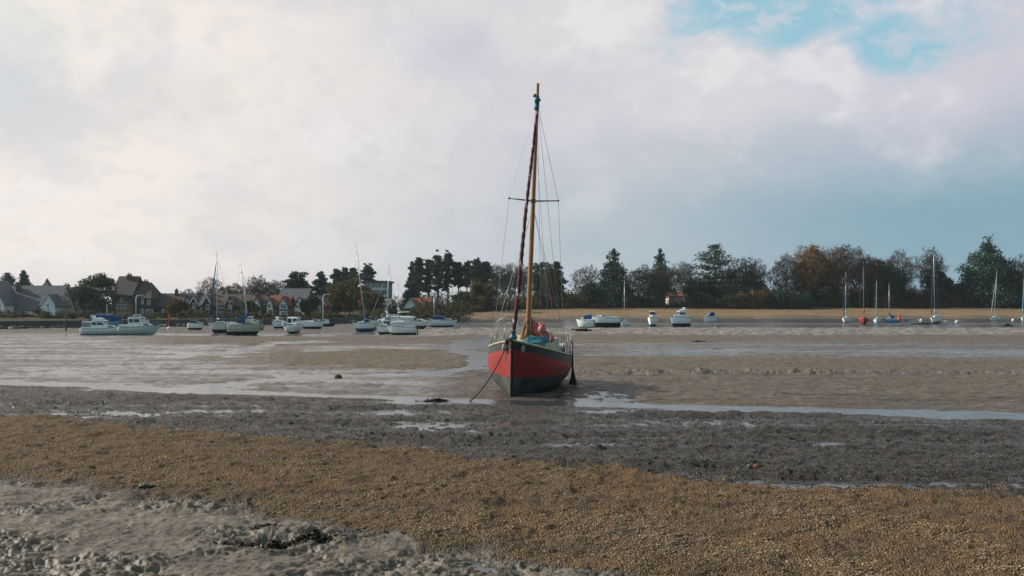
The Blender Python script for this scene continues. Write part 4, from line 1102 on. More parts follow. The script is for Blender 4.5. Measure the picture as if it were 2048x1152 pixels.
def rig(root, xm, zd, hm, L, B, m='alu', r=.055, spread=.52, cover='bluecanvas', boom=True, furl=None, furl_top=.93, bow=None, lean=(0, 0), zboom=.95, crumple=False):
    top = Vector((xm + lean[0], lean[1], zd + hm)); base = Vector((xm, 0, zd))
    def on(f): return base.lerp(top, f)
    mb = MB(); mb.tube([on(0), on(.5), on(1)], [r, r, r * .7], 8); ms = mb.build('mast', M[m], root, True)
    g = MB(); g.tube([on(1), on(1) + Vector((0, 0, .35))], .012, 5); g.tube([on(1) + Vector((-.25, 0, .08)), on(1) + Vector((.25, 0, .08))], .010, 5); g.build('masthead_aerial', M['wire'], ms)
    sp = on(spread); hw = B * .36
    for sd_ in (-1, 1):
        g = MB(); g.tube([sp, sp + Vector((-.08, sd_ * hw, .05))], .018, 5); g.build('spreader', M[m], ms)
        g = MB(); g.tube([(xm - .1, sd_ * B * .44, zd - .1), sp + Vector((-.08, sd_ * hw, .05)), on(.97)], .009, 4); g.build('shroud', M['wire'], root)
    g = MB(); g.tube([on(.99), (-L / 2 + .1, 0, zd - .1)], .009, 4); g.build('backstay', M['wire'], root)
    bw = bow or (L / 2 - .1, 0, zd - .05)
    if furl:
        a = Vector(bw); b = on(furl_top); pts = [a.lerp(b, t) for t in (.03, .1, .5, .85, .97)]
        g = MB(); g.tube([a, b], .010, 4); fs = g.build('forestay', M['wire'], root)
        g = MB(); g.tube(pts, [.05, .085, .07, .05, .025], 7); g.build('furled_headsail', M[furl], fs, True)
    else:
        g = MB(); g.tube([bw, on(furl_top)], .010, 4); g.build('forestay', M['wire'], root)
    if boom:
        bl = L * .36; zb = zd + zboom; g = MB(); g.tube([(xm, 0, zb), (xm - bl, 0, zb + .05)], .05, 8); bo = g.build('boom', M[m], root, True)
        if cover:
            k = 9; pts = []; rr = []
            for i in range(k):
                f = i / (k - 1); pts.append((xm - .02 - bl * f, .02 * math.sin(i * 2), zb + .12 + .55 * max(0, 1 - f * 5) ** 1.4 - .03 * f)); rr.append(.13 - .06 * f + (.02 if i % 2 else 0))
            g = MB(); g.tube(pts, rr, 8); g.build('sail_cover', M[cover], bo, True)

def boat(name, label, cat, px0, px1, base_py, head, ratio=.34, free=.95, bowfree=1.25, fouls='navy', side='white', stripe='stripe', draft=.45, heel=0.0, pitch=0.0, group=None, sink=.05, zoff=0.0, dadd=0.0, full=2.4, Lmul=1.0):
    d = dist(base_py) + dadd; hd = R(head); wpx = px1 - px0; wm = wpx / FPX * d
    L = wm / (abs(math.cos(hd)) + ratio * abs(math.sin(hd))) * Lmul; B = L * ratio if ratio < 1 else ratio
    x = wx((px0 + px1) / 2, d); z = max(gz(x, d), -.12) - sink + zoff
    root = empty(name, (x, d, z), (R(heel), R(pitch), hd), label, cat, group)
    k = L / 6.5; f = free * k ** .6; bf = bowfree * k ** .6; dr = draft * k ** .6
    def zs(s): return dr + f + (bf - f) * max(0, (s - .25) / .75) ** 1.8
    mb, rows, half = hull_mesh(L, B, zs, dr, .09 * k + .03, fullness=full, rake=.9 * k, keelrise=dr * .9, transom=dr * .25, n=14)
    mb.build('hull', [M[stripe], M[side], M[fouls]], root, True)
    deck_mesh(rows, half).build('deck', M['white'] if side != 'cream' else M['cream'], root)
    b = MB()
    for sd_ in (-1, 1): b.tube(rail_pts(rows, sd_, -.05, 1.01), .022 * k + .006, 5)
    b.build('rubbing_strake', M['grey'], root, True)
    return root, L, B, dr + f, dr + bf, rows, k

def bowrail(root, rows, k, h=.45, a=8, b=None, name='pulpit'):
    P1 = rail_pts(rows, 1, h * k, .9, a); P2 = rail_pts(rows, -1, h * k, .9, a)[::-1]
    pts = P1 + P2; posts = []
    for i in (a, a + 2, a + 4):
        for sd_ in (-1, 1):
            r0 = rows[i][0]; posts.append(((r0[0], r0[1] * sd_ * .92, r0[2]), (r0[0], r0[1] * sd_ * .9, r0[2] + h * k)))
    rail(root, pts, posts, .013 + .006 * k, name)

def cockpit(root, x0, x1, w, z, k):
    mb = MB(); t = .12
    for sd_ in (-1, 1): mb.box(((x0 + x1) / 2, sd_ * (w / 2 - t / 2), z + .13 * k), (x1 - x0, t, .3 * k))
    mb.box((x0 + t / 2, 0, z + .13 * k), (t, w - 2 * t - .01, .3 * k))
    mb.build('cockpit_coaming', M['white'], root, bevel=.02)
    s_ = MB(); s_.box(((x0 + x1) / 2, 0, z + .02), (x1 - x0 - .3, w - .35, .10 * k)); s_.build('cockpit_seat', M['grey'], root, bevel=.02)

def cruiser(root, L, B, zd, zb, rows, k, hard=True, fly=False, can=None, m='white'):
    cabin(root, -L * .02, L * .34, B * .78, B * .42, zd, zd + .55 * k, m, .08, .7 * k, .0, zd + .42 * k, wins=((.1, .45), (.5, .85)), front=False, name='foredeck_cabin')
    if hard:
        cabin(root, -L * .24, L * .13, B * .80, B * .72, zd + .03, zd + 1.25 * k, m, .14, .75 * k, -.12, wins=((.08, .40), (.46, .86)), front=True, rear=True)
        mb = MB(); mb.box((-L * .07, 0, zd + 1.31 * k), (L * .33, B * .70, .07)); mb.build('hardtop', M[m], root, bevel=.03)
    else:
        w = MB(); x = L * .10; 
        for sd_ in (-1, 1): w.add([(x, sd_ * B * .10, zd + .45 * k), (x - .25 * k, sd_ * B * .40, zd + .45 * k), (x - .6 * k, sd_ * B * .36, zd + .95 * k), (x - .38 * k, sd_ * B * .09, zd + .95 * k)], [(0, 1, 2, 3)])
        w.add([(x, -B * .10, zd + .45 * k), (x, B * .10, zd + .45 * k), (x - .38 * k, B * .09, zd + .95 * k), (x - .38 * k, -B * .09, zd + .95 * k)], [(0, 1, 2, 3)])
        o = w.build('windscreen', M['glass'], root); s_ = o.modifiers.new('s', 'SOLIDIFY'); s_.thickness = .03
        g = MB(); g.tube([(x - .6 * k, -B * .36, zd + .96 * k), (x - .38 * k, -B * .09, zd + .98 * k), (x - .38 * k, B * .09, zd + .98 * k), (x - .6 * k, B * .36, zd + .96 * k)], .03, 6); g.build('windscreen_frame', M['alu'], root)
    if can: canopy(root, -L * .34 if not hard else -L * .42, L * .02 if not hard else -L * .2, B * .78, zd + .25 * k, zd + 1.25 * k, can)
    cockpit(root, -L * .47, -L * .06, B * .76, zd, k)
    if fly:
        cabin(root, -L * .20, L * .05, B * .60, B * .52, zd + 1.33 * k, zd + 1.80 * k, m, .05, .3, -.1, wins=(), front=True, name='flybridge')
        mb = MB(); 
        for sd_ in (-1, 1): mb.box((-L * .22, sd_ * B * .30, zd + 1.75 * k), (.22, .06, .9 * k), 0, (0, -.3, 0))
        mb.box((-L * .24, 0, zd + 2.2 * k), (.3, B * .64, .08)); mb.build('radar_arch', M[m], root)
    bowrail(root, rows, k, .42, 8)

def sailer(root, L, B, zd, zb, rows, k, hm, m='white', mastm='alu', cover='bluecanvas', furl=None, hood=None, lean=(0, 0), boom=True, xm=.08, roof=.5):
    cabin(root, -L * .10, L * .27, B * .66, B * .34, zd, zd + roof * k, m, .07, .35 * k, .0, zd + roof * .72 * k, wins=((.08, .30), (.38, .60), (.68, .86)), front=False, name='coachroof', wb=(.35, .8))
    cockpit(root, -L * .44, -L * .10, B * .60, zd, k)
    if hood: canopy(root, -L * .2, -L * .02, B * .62, zd + .25 * k, zd + 1.15 * k, hood, name='spray_hood')
    rig(root, L * xm, zd + roof * .8 * k, hm - roof * .8 * k, L, B, mastm, .035 + .018 * k, cover=cover, furl=furl, lean=lean, boom=boom, bow=(L / 2 - .08, 0, zb + .02), zboom=.75 * k)
    bowrail(root, rows, k, .5, 10)
    rail(root, rail_pts(rows, 1, .5 * k, .92, 0, 3)[::-1] + rail_pts(rows, -1, .5 * k, .92, 0, 3), [((r[0][0], r[0][1] * s_ * .92, r[0][2]), (r[0][0], r[0][1] * s_ * .92, r[0][2] + .5 * k)) for r in rows[0:3:2] for s_ in (-1, 1)], .014 + .004 * k, 'pushpit')
    for s_ in (-1, 1):
        for hh in (.25, .5):
            g = MB(); g.tube(rail_pts(rows, s_, hh * k, .93, 2, 11), .007, 4); g.build('lifeline', M['wire'], root)
        g = MB()
    mb = MB(); mb.box((-L / 2 - .1, 0, zd * .55), (.22, .05, zd * .8)); mb.build('rudder', M['stripe'], root)

def masth(py_top, base_py, zhull, dadd=0):
    d = dist(base_py) + dadd; return wz(py_top, d) - 0

def build_fleet():
    def SB(label, x0, x1, by, head, top, furl=None, cover='bluecanvas', hood=None, heel=0, mastm='alu', m='white', lean=(0, 0), boom=True, cat='sailing boat', name='sailing_boat', roof=.5, xm=.08, **kw):
        root, L, B, zd, zb, rows, k = boat(name, label, cat, x0, x1, by, head, heel=heel, **kw)
        d = root.location.y; hm = wz(top, d) - (root.location.z + zd) 
        sailer(root, L, B, zd, zb, rows, k, hm, m, mastm, cover, furl, hood, lean, boom, xm, roof); return root, L, B, zd, k, rows
    def CB(label, x0, x1, by, head, top=None, hard=True, fly=False, can=None, heel=0, m='white', name='motor_boat', cat='motor boat', motor=True, **kw):
        root, L, B, zd, zb, rows, k = boat(name, label, cat, x0, x1, by, head, heel=heel, **kw)
        cruiser(root, L, B, zd, zb, rows, k, hard, fly, can, m)
        if motor: outboard(root, -L / 2 - .02, zd * .75, k * .9)
        if top:
            zt = max(max(v.co.z for v in c_.data.vertices) for c_ in list(root.children) + [g_ for c2 in root.children for g_ in c2.children] if c_.type == 'MESH')
            root.scale.z = min(max((wz(top, root.location.y) - root.location.z) / zt, .7), 1.7)
        return root, L, B, zd, k, rows
    # --- left group
    r, L, B, zd, k, rows = CB('white flybridge cruiser with an open wheelhouse, leftmost of all the boats', 163, 252, 669, 6, top=631, fly=True, bowfree=1.15, free=.85, draft=.25, motor=False, full=3.0, ratio=.32)
    canopy(r, -L * .46, -L * .22, B * .72, zd + .2, zd + 1.3 * k, 'greycanvas')
    r, L, B, zd, k, rows = CB('white cruiser with a long foredeck and a bow platform, second of the leftmost pair', 238, 322, 668, 3, top=634, bowfree=1.05, free=.8, draft=.25, fouls='grey', side='grey', dadd=-2.5, full=3.0, ratio=.3, motor=False)
    g = MB(); g.box((L * .54, 0, zd + .18), (L * .16, .5, .06)); g.build('bow_platform', M['grey'], r)
    r, L, B, zd, _zb, rows, k = boat('sailing_boat', 'small yacht shrouded in a blue cover behind the leftmost cruiser', 'sailing boat', 180, 248, 662, 2, side='skyblue', draft=.3, dadd=4)
    canopy(r, -L * .45, L * .42, B * .9, zd - .1, zd + .95, 'bluecanvas', B * .25, 'boat_cover')
    g = MB(); g.tube([(L * .0, 0, zd), (L * .0, 0, zd + 2.2)], .05, 6); g.build('mast_stump', M['alu'], r)
    CB('white boat with a tall hardtop and radar dome behind the second cruiser', 258, 300, 660, 10, top=629, dadd=3, draft=.7, free=1.2, motor=False)
    r, L, B, zd, k, rows = CB('small white boat, bow right, drawn up below the terrace with dark underside', 375, 411, 660, -8, top=640, hard=False, can='darkcanvas', fouls='blackfoul', draft=.6, heel=3, ratio=.36)
    SB('pale grey-green yacht with the tallest mast of the left group and a blue furled headsail', 419, 468, 667, 186, 510, furl='darkcanvas', heel=-2, side='grey', m='grey', ratio=.3, draft=.75, fouls='stripe', xm=.16, Lmul=1.15)
    r, L, B, zd, k, rows = SB('cream yacht with a blue spray hood and a left-leaning mast', 455, 528, 668, 6, 533, hood='bluecanvas', side='cream', m='cream', fouls='blackfoul', draft=.7, lean=(-.75, 0), dadd=-3, heel=2)
    r, L, B, zd, _zb, rows, k = boat('dinghy', 'orange-yellow open dinghy behind the stern of the cream yacht', 'dinghy', 506, 530, 661, 8, side='yellow', stripe='yellow', draft=.25, free=.9, bowfree=1.1)
    r, L, B, zd, k, rows = CB('white cruiser half hidden behind the cream yacht and yellow dinghy', 488, 520, 658, 5, top=633, dadd=5)
    SB('yacht with a dark mast hidden behind the cream yacht', 478, 512, 657, 190, 558, furl='darkcanvas', cover='darkcanvas', dadd=8, lean=(.2, 0))
    CB('white cabin boat with a wide dark windscreen, bow toward the camera', 541, 571, 659, 235, top=634, can=None, draft=.55, ratio=.42, fouls='navy', motor=False)
    r, L, B, zd, k, rows = CB('squat white boat seen stern-on with an upright dark-windowed wheelhouse', 571, 609, 667, 84, top=634, ratio=.5, free=1.1, bowfree=1.3, draft=.4, motor=False, full=2.8)
    g = MB()
    for s_ in (-1, 1): g.box((-L * .5, s_ * B * .42, zd + .05), (.3, .28, .5))
    g.build('stern_quarter', M['white'], r, bevel=.06)
    CB('white open sports boat, bow right, beside the squat stern-on boat', 604, 652, 659, -6, top=636, hard=False, fouls='blackfoul', draft=.55, heel=2)
    r, L, B, zd, _zb, rows, k = boat('dinghy', 'dark inflatable boat behind the white sports boat', 'dinghy', 640, 673, 654, -4, side='black', stripe='black', fouls='blackfoul', draft=.3, free=.6, bowfree=1.0)
    g = MB(); g.box((-L * .12, 0, zd + .3), (.8, .6, .6), taper=(.7, .8)); g.build('console', M['grey'], r)
    SB('white yacht with a blue boot top and a mast leaning far to the left', 702, 750, 665, 210, 494, heel=0, cover='darkcanvas', fouls='bluehull', side='white', hood='bluecanvas', draft=.8, lean=(1.15, .0), ratio=.38, furl=None, xm=-.11)
    SB('yacht with a white sail cover behind the low cabin boats', 738, 800, 660, 184, 532, cover='whitecanvas', hood='greycanvas', lean=(-.35, 0), dadd=2, side='grey', xm=-.06)
    CB('low white boat with a rounded cabin, bow left', 750, 785, 669, 200, top=638, can='bluecanvas', ratio=.42, draft=.35, free=.8, bowfree=.95, motor=False)
    r, L, B, zd, _zb, rows, k = boat('motor_boat', 'white boat under a pale cover in front of the low rounded cabin boat', 'motor boat', 772, 833, 669, 184, draft=.45, stripe='stripe', fouls='blackfoul', dadd=-2)
    canopy(r, -L * .1, L * .38, B * .8, zd - .05, zd + .6, 'whitecanvas', B * .3, 'boat_cover'); cockpit(r, -L * .46, -L * .1, B * .8, zd, k); outboard(r, -L / 2, zd * .7, .8)
    CB('sharp-bowed white motor boat with a dark underside, bow right, beyond the covered boat', 790, 866, 658, -5, top=632, hard=False, fouls='blackfoul', draft=.7, heel=3, can='whitecanvas')
    SB('yacht with a tall white peaked sail cover behind the pair of motor boats', 762, 830, 655, 182, 570, cover='whitecanvas', dadd=2, xm=.0)
    CB('white motor boat with a blue canopy, rightmost of the left group', 857, 917, 653.5, -3, top=631, hard=False, can='bluecanvas', fouls='blackfoul', draft=.5)
    r, L, B, zd, _zb, rows, k = boat('dinghy', 'tiny tender lying on the shelly mud right of the left group', 'dinghy', 903, 921, 659, -12, side='grey', draft=.15, free=.6, bowfree=.75)
    outboard(r, -L / 2, zd, .7)
    # --- right group
    CB('small white boat with a blue canopy, first boat right of the red yacht', 1150, 1190, 655, 160, top=629, hard=False, can='bluecanvas', draft=.3, fouls='stripe')
    CB('long white speedboat with a deep dark maroon underside, bow left', 1177, 1241, 653.5, 176, top=626, hard=False, fouls='maroonfoul', draft=1.0, free=.9, bowfree=1.35, motor=False)
    SB('small slim-masted boat next to the stern of the long speedboat', 1236, 1264, 652, 235, 560, cover=None, side='white', fouls='boot', ratio=.42, draft=.4)
    CB('white cabin boat seen bow-on with a round-cornered wheelhouse', 1289, 1320, 652.5, 250, top=622, ratio=.42, fouls='navy', draft=.5, free=1.1, motor=False, fly=False)
    CB('white cruiser with a stacked upper deck, right of the bow-on cabin boat', 1336, 1382, 653, 190, top=615, ratio=.36, fouls='navy', draft=.8, free=1.15, bowfree=1.4, fly=True, motor=True)
    CB('little white boat with a dark blue canopy alone in mid channel', 1403, 1434, 644.5, 195, top=624, hard=False, can='darkcanvas', ratio=.4, draft=.2)
    SB('white yacht with a pale blue sail cover, left neighbour of the red boat', 1675, 1710, 646.5, 238, 545, furl='darkcanvas', cover='paleblue', ratio=.36, draft=.25, fouls='boot', heel=0)
    SB('red boat with a brown mast in the channel', 1711, 1744, 648.5, 250, 531, side='redboat', stripe='redboat', m='redboat', mastm='wood', cover='redboat', ratio=.42, fouls='maroonfoul', draft=.35, roof=.8, cat='sailing boat')
    SB('white yacht with a pale furled headsail, right neighbour of the red boat', 1741, 1766, 645.5, 245, 562, furl='greycanvas', cover='whitecanvas', ratio=.42, draft=.25, fouls='stripe', roof=.7)
    SB('blue-hulled yacht with a blue cockpit cover beside the orange buoy', 1764, 1797, 645.5, 186, 568, side='skyblue', cover='bluecanvas', hood='bluecanvas', draft=.3, fouls='grey')
    SB('white yacht with a bright blue underside and the tallest mast of the right group', 1851, 1890, 647.5, 225, 478, furl='darkcanvas', cover='paleblue', fouls='boot', ratio=.4, draft=.45, free=1.1, heel=0, roof=.6, lean=(.45, 0))
    boat('dinghy', 'small grey dinghy moored right behind the tallest-masted right-hand yacht', 'dinghy', 1886, 1909, 643.5, 170, side='grey', draft=.15, free=.6, bowfree=.9)
    SB('small white yacht between the tallest mast and the right edge, mast raked right', 1973, 2007, 641.5, 215, 540, furl='greycanvas', cover=None, ratio=.4, draft=.2, lean=(-1.0, 0), roof=.6)
    SB('white yacht with a blue underside cut by the right edge', 2032, 2070, 643.5, 225, 500, furl='skyblue', cover=None, fouls='boot', ratio=.4, draft=.4, roof=.6, lean=(-.4, 0))
    # buoys
    def buoy(px, py, r, m, label, name='mooring_buoy', tall=False):
        d = dist(py); x = wx(px, d); mb = MB()
        if tall: mb.tube([(0, 0, -.1), (0, 0, .35), (0, 0, 1.0)], [r, r, r * .5], 10); mb.ball((0, 0, 1.15), r * .8)
        else: mb.ball((0, 0, r * .5), r, 12, 8); mb.tube([(0, 0, r * 1.4), (0, 0, r * 1.75)], .04, 6)
        o = mb.build(name, M[m], smooth=True); o.location = (x, d, max(gz(x, d), 0)); tag(o, label, 'buoy')
    buoy(1798, 643, .28, 'orange', 'upright orange and red buoy right of the blue-hulled yacht', tall=True)
    buoy(1812, 642, .3, 'black', 'black mooring buoy between the orange buoy and the tallest-masted yacht')
    buoy(1842, 642, .27, 'white', 'white mooring buoy just left of the tallest-masted yacht')
    buoy(1914, 647, .35, 'cream', 'cream buoy lying on the mud right of the grey dinghy')
    buoy(2026, 641.5, .28, 'white', 'white mooring buoy left of the yacht cut by the right edge')
    buoy(338, 660, .22, 'white', 'little white buoy on the mud off the bow of the second cruiser')
    d = dist(655); x = wx(338, d); mb = MB(); mb.tube([(0, 0, 0), (0, 0, 1.3)], .05, 6, 0); mb.box((0, 0, 1.35), (.28, .1, .7), 0)
    o = mb.build('marker_post', M['orange']); o.location = (x, d, gz(x, d)); tag(o, 'short red marker post before the sea wall right of the cruisers', 'post')
build_fleet()

# ------------------------------------------------------------------ the red yacht in the foreground
def build_yacht():
    L, B = 7.5, 2.70
    root = empty('sailing_yacht', (.52, 34.85, -.10), (R(-4.0), R(0.4), R(260)), 'red wooden-masted yacht with a dark bottom, grounded bow-on in the middle of the mud', 'yacht')
    def zs(s): return 1.38 + .62 * max(0, (s - .28) / .72) ** 1.75 + .10 * max(0, .28 - s)
    hullm = [None] * 3
    hullm[0] = mat('dark_green_sheer_strake', (.017, .026, .024), .5, (.035, .042, .036), 4)
    hullm[1] = mat('faded_red_topsides', (.36, .024, .019), .42, (.26, .018, .016), 1.6, bump=.003, bscale=6)
    hullm[2] = mat('dark_weathered_bottom', (.085, .080, .072), .75, (.014, .018, .018), 1.8, bump=.006, bscale=12)
    # salt marks and pale scuffs on the topsides
    nt = hullm[1].node_tree; b_ = nt.nodes['Principled BSDF']; lk = b_.inputs['Base Color'].links[0].from_socket
    tc = nt.nodes.new('ShaderNodeTexCoord'); n = nt.nodes.new('ShaderNodeTexNoise'); n.inputs['Scale'].default_value = 7; n.inputs['Detail'].default_value = 8; n.inputs['Roughness'].default_value = .72
    mp = nt.nodes.new('ShaderNodeMapping'); mp.inputs['Scale'].default_value = (1, 1, .45); nt.links.new(tc.outputs['Object'], mp.inputs[0]); nt.links.new(mp.outputs[0], n.inputs[0])
    r = nt.nodes.new('ShaderNodeMapRange'); r.inputs[1].default_value = .55; r.inputs[2].default_value = .72; r.inputs[4].default_value = .55; nt.links.new(n.outputs[0], r.inputs[0])
    x = nt.nodes.new('ShaderNodeMix'); x.data_type = 'RGBA'; x.inputs[7].default_value = (.42, .16, .13, 1); nt.links.new(lk, x.inputs[6]); nt.links.new(r.outputs[0], x.inputs[0]); nt.links.new(x.outputs[2], b_.inputs['Base Color'])
    n2 = nt.nodes.new('ShaderNodeTexNoise'); n2.inputs['Scale'].default_value = 9; n2.inputs['Detail'].default_value = 5
    mp2 = nt.nodes.new('ShaderNodeMapping'); mp2.inputs['Scale'].default_value = (1, 1, .09); nt.links.new(tc.outputs['Object'], mp2.inputs[0]); nt.links.new(mp2.outputs[0], n2.inputs[0])
    r2 = nt.nodes.new('ShaderNodeMapRange'); r2.inputs[1].default_value = .56; r2.inputs[2].default_value = .74; r2.inputs[4].default_value = .7; nt.links.new(n2.outputs[0], r2.inputs[0])
    x2 = nt.nodes.new('ShaderNodeMix'); x2.data_type = 'RGBA'; x2.inputs[7].default_value = (.09, .02, .015, 1); nt.links.new(x.outputs[2], x2.inputs[6]); nt.links.new(r2.outputs[0], x2.inputs[0]); nt.links.new(x2.outputs[2], b_.inputs['Base Color'])
    for hm_ in hullm[1:]:
        t_ = hm_.node_tree; pb = t_.nodes['Principled BSDF']; c_ = t_.nodes.new('ShaderNodeTexCoord'); w_ = t_.nodes.new('ShaderNodeTexWave'); w_.bands_direction = 'Z'
        w_.inputs['Scale'].default_value = 2.6; w_.inputs['Distortion'].default_value = .6; w_.inputs['Detail'].default_value = 2; t_.links.new(c_.outputs['Object'], w_.inputs[0])
        p_ = t_.nodes.new('ShaderNodeMath'); p_.operation = 'POWER'; p_.inputs[1].default_value = 14; t_.links.new(w_.outputs['Fac'], p_.inputs[0])
        k_ = t_.nodes.new('ShaderNodeBump'); k_.invert = True; k_.inputs['Distance'].default_value = .0018; t_.links.new(p_.outputs[0], k_.inputs['Height']); t_.links.new(pb.inputs['Normal'].links[0].from_socket, k_.inputs['Normal']); t_.links.new(k_.outputs[0], pb.inputs['Normal'])
    mb, rows, half = hull_mesh(L, B, zs, .80, .27, n=44, fullness=4.3, rake=.55, entry=2.35, stern=.72, keelrise=.16, transom=.28)
    mb.build('hull', hullm, root, True)
    k = MB()   # long keel and stem
    kk = [(-3.1, .26), (-2.0, .05), (0, .0), (2.0, .0), (2.75, .12)]
    for (xa, za), (xb, zb_) in zip(kk[:-1], kk[1:]):
        k.add([(xa, -.09, za - .12), (xb, -.07, zb_ - .12), (xb, .07, zb_ - .12), (xa, .09, za - .12), (xa, -.11, za + .3), (xb, -.10, zb_ + .3), (xb, .10, zb_ + .3), (xa, .11, za + .3)],
              [(0, 3, 2, 1), (4, 5, 6, 7), (0, 1, 5, 4), (1, 2, 6, 5), (2, 3, 7, 6), (3, 0, 4, 7)])
    k.build('keel', hullm[2], root)
    s_ = MB(); bowrow = rows[-1]; s_.tube([(p[0] + .012, 0, p[2]) for p in bowrow], [.045] * len(bowrow), 8); s_.build('stem', mat('black_stem_band', (.014, .014, .014), .6), root, True)
    deckm = mat('faded_cream_deck', (.56, .53, .40), .7, (.40, .37, .27), 3)
    deck_mesh(rows, half, .03, .08).build('deck', deckm, root)
    rub = MB()
    for sd_ in (-1, 1): rub.tube(rail_pts(rows, sd_, .0, 1.012), .032, 8)
    rub.build('toe_rail', mat('cream_toe_rail', (.50, .45, .28), .6, (.30, .27, .18), 6), root, True)
    # coachroof with cut-away shape and portlights
    zd = 1.42
    c = cabin(root, -1.75, 1.35, 1.75, 1.05, zd - .02, zd + .50, 'cream_old', .10, .30, .05, zd + .42, wins=(), front=False, name='coachroof')
    b0 = [(-1.75, -.875, zd - .02), (1.35, -.525, zd - .02)]; t0 = [(-1.70, -.775, zd + .50), (1.05, -.425, zd + .42)]
    for sd_ in (-1, 1):
        for a in (.16, .40, .64):
            g = MB(); P = [(p[0], p[1] * -sd_, p[2]) for p in (b0[0], b0[1], t0[1], t0[0])]
            if sd_ == 1: v = wall_panel(*P, a, a + .14, .42, .78)
            else: v = wall_panel(P[1], P[0], P[3], P[2], 1 - a - .14, 1 - a, .42, .78)
            g.add(v, SLAB); g.build('portlight', M['glass'], c)
    g = MB(); g.box((-.9, 0, zd + .60), (.75, .66, .07)); g.build('companion_hatch', M['wood'], c, bevel=.01)
    g = MB(); g.box((2.25, 0, 1.82), (.50, .46, .10)); g.build('fore_hatch', deckm, root, bevel=.02)
    cockpit(root, -3.45, -1.75, 1.7, 1.36, 1.0)
    # mast, spreaders and rigging
    base = Vector((.62, 0, zd + .30)); top = Vector((.42, .02, 10.72))
    def on(z): f = (z - base.z) / (top.z - base.z); return base.lerp(top, f)
    tilt = .30        # the spar stands straighter than the heeled hull
    top.y -= tilt
    m_ = MB(); zz = [base.z, 2.5, 4, 6, 8, 9.9, 10.72]; m_.tube([on(z) for z in zz], [.085, .088, .085, .078, .068, .056, .050], 12)
    ms = m_.build('mast', M['wood'], root, True)
    g = MB(); hz = on(10.15); g.box(tuple(hz + Vector((.06, 0, 0))), (.16, .14, .22)); g.ball(tuple(hz + Vector((.1, -.08, .12))), .07); g.ball(tuple(hz + Vector((.08, .08, -.02))), .06); g.tube([hz + Vector((0, 0, -.35)), hz + Vector((0, 0, -.1))], .085, 10); g.build('masthead_fitting', M['skyblue_d'], ms, True)
    g = MB(); g.tube([on(6.60), on(6.72)], .098, 10); g.build('spreader_bracket', M['wooddark'], ms)
    tips = {}
    for sd_ in (-1, 1):
        tp = on(6.66) + Vector((-.06, sd_ * .86, .06)); tips[sd_] = tp
        g = MB(); g.tube([on(6.66), tp], [.028, .019], 8); g.ball(tuple(tp), .038, 8, 6); g.build('spreader', M['wooddark'], ms, True)
    def wire(name, pts, r=.0065, m='wire'):
        g = MB(); g.tube(pts, r, 5); return g.build(name, M[m], root)
    def chain(s, sd_, inset=.96):
        i = int(s * 44); r_ = rows[i][0]; return Vector((r_[0], r_[1] * sd_ * inset, r_[2]))
    for sd_ in (-1, 1):
        wire('shroud', [chain(.48, sd_), tips[sd_], on(10.05)])
        wire('shroud', [chain(.55, sd_), on(6.5)]); wire('shroud', [chain(.38, sd_), on(6.5)])
        wire('backstay', [(-3.6, sd_ * .7, 1.45), on(10.1)])
        wire('halyard', [chain(.42, sd_, .5) + Vector((0, 0, .3)), on(8.9)], .006)
    wire('halyard', [on(1.9) + Vector((.2, .12, 0)), on(9.9) + Vector((.06, .07, 0))], .006)
    wire('topping_lift', [(-2.3, 0, 2.35), on(10.2)], .006)
    # furled headsail on the forestay, maroon with pale spiral turns
    a = Vector((3.60, 0, 2.10)); b = on(9.75) + Vector((.07, 0, 0))
    fs = wire('forestay', [a, b], .009)
    n = 120; rs = np.random.RandomState(3); pts = []; rr = []
    for i in range(n):
        f = .025 + .955 * i / (n - 1); pts.append(a.lerp(b, f) + Vector((0, math.sin(f * 9) * .012, 0))); rr.append((.074 - .035 * f) * (1 + .13 * math.sin(i * 1.3) + .10 * rs.rand()) * min(1, .5 + i / 6))
    g = MB(); g.tube(pts, rr, 10, 0, lambda i, j: 1 if ((i * .62 + j) % 10 < 1.5 and (i // 4) % 3 != 0) else 0)
    g.build('furled_headsail', [mat('maroon_sail_cover', (.085, .022, .022), .85, (.045, .012, .014), 6, bump=.01), mat('pale_sail_edge', (.42, .32, .30), .85)], fs, True)
    g = MB(); g.tube([a + Vector((-.02, 0, -.06)), a + Vector((0, 0, .02)), a + Vector((.0, 0, .03)), a + Vector((.01, 0, .16)), a + Vector((.01, 0, .18))], [.13, .13, .08, .08, .14], 14); g.build('furling_drum', M['skyblue_d'], fs, True)
    # boom and stowed mainsail bunched at the mast foot
    g = MB(); g.tube([on(2.35) + Vector((-.1, 0, 0)), (-2.4, .05, 2.30)], .055, 10); bo = g.build('boom', M['wood'], root, True)
    sail = mat('tan_sailcloth', (.26, .13, .05), .9, (.15, .07, .03), 7, bump=.02, bscale=14)
    pk = mat('faded_pink_sail_cover', (.42, .085, .09), .85, (.50, .20, .20), 5, bump=.015, bscale=9)
    g = MB(); rs = np.random.RandomState(8)
    for q in range(9):
        ang = q / 9 * 6.28; P = [Vector((on(z).x + math.cos(ang) * w_ - .04, on(z).y + math.sin(ang) * w_, z)) for z, w_ in ((1.78, .20), (2.0, .19), (2.25, .15), (2.48, .12), (2.66, .06))]
        g.tube([p + Vector(rs.normal(size=3) * .012) for p in P], [.08, .10, .09, .075, .045], 7)
    g.build('bunched_mainsail', sail, ms, True)
    g = MB(); P = []; rr = []
    ctl = [(.45, .02, 2.50), (.50, .16, 2.36), (.62, .34, 2.20), (.72, .56, 2.08), (.60, .78, 1.98), (.30, .62, 2.04), (-.2, .34, 2.18), (-1.2, .12, 2.34), (-2.2, .06, 2.34)]
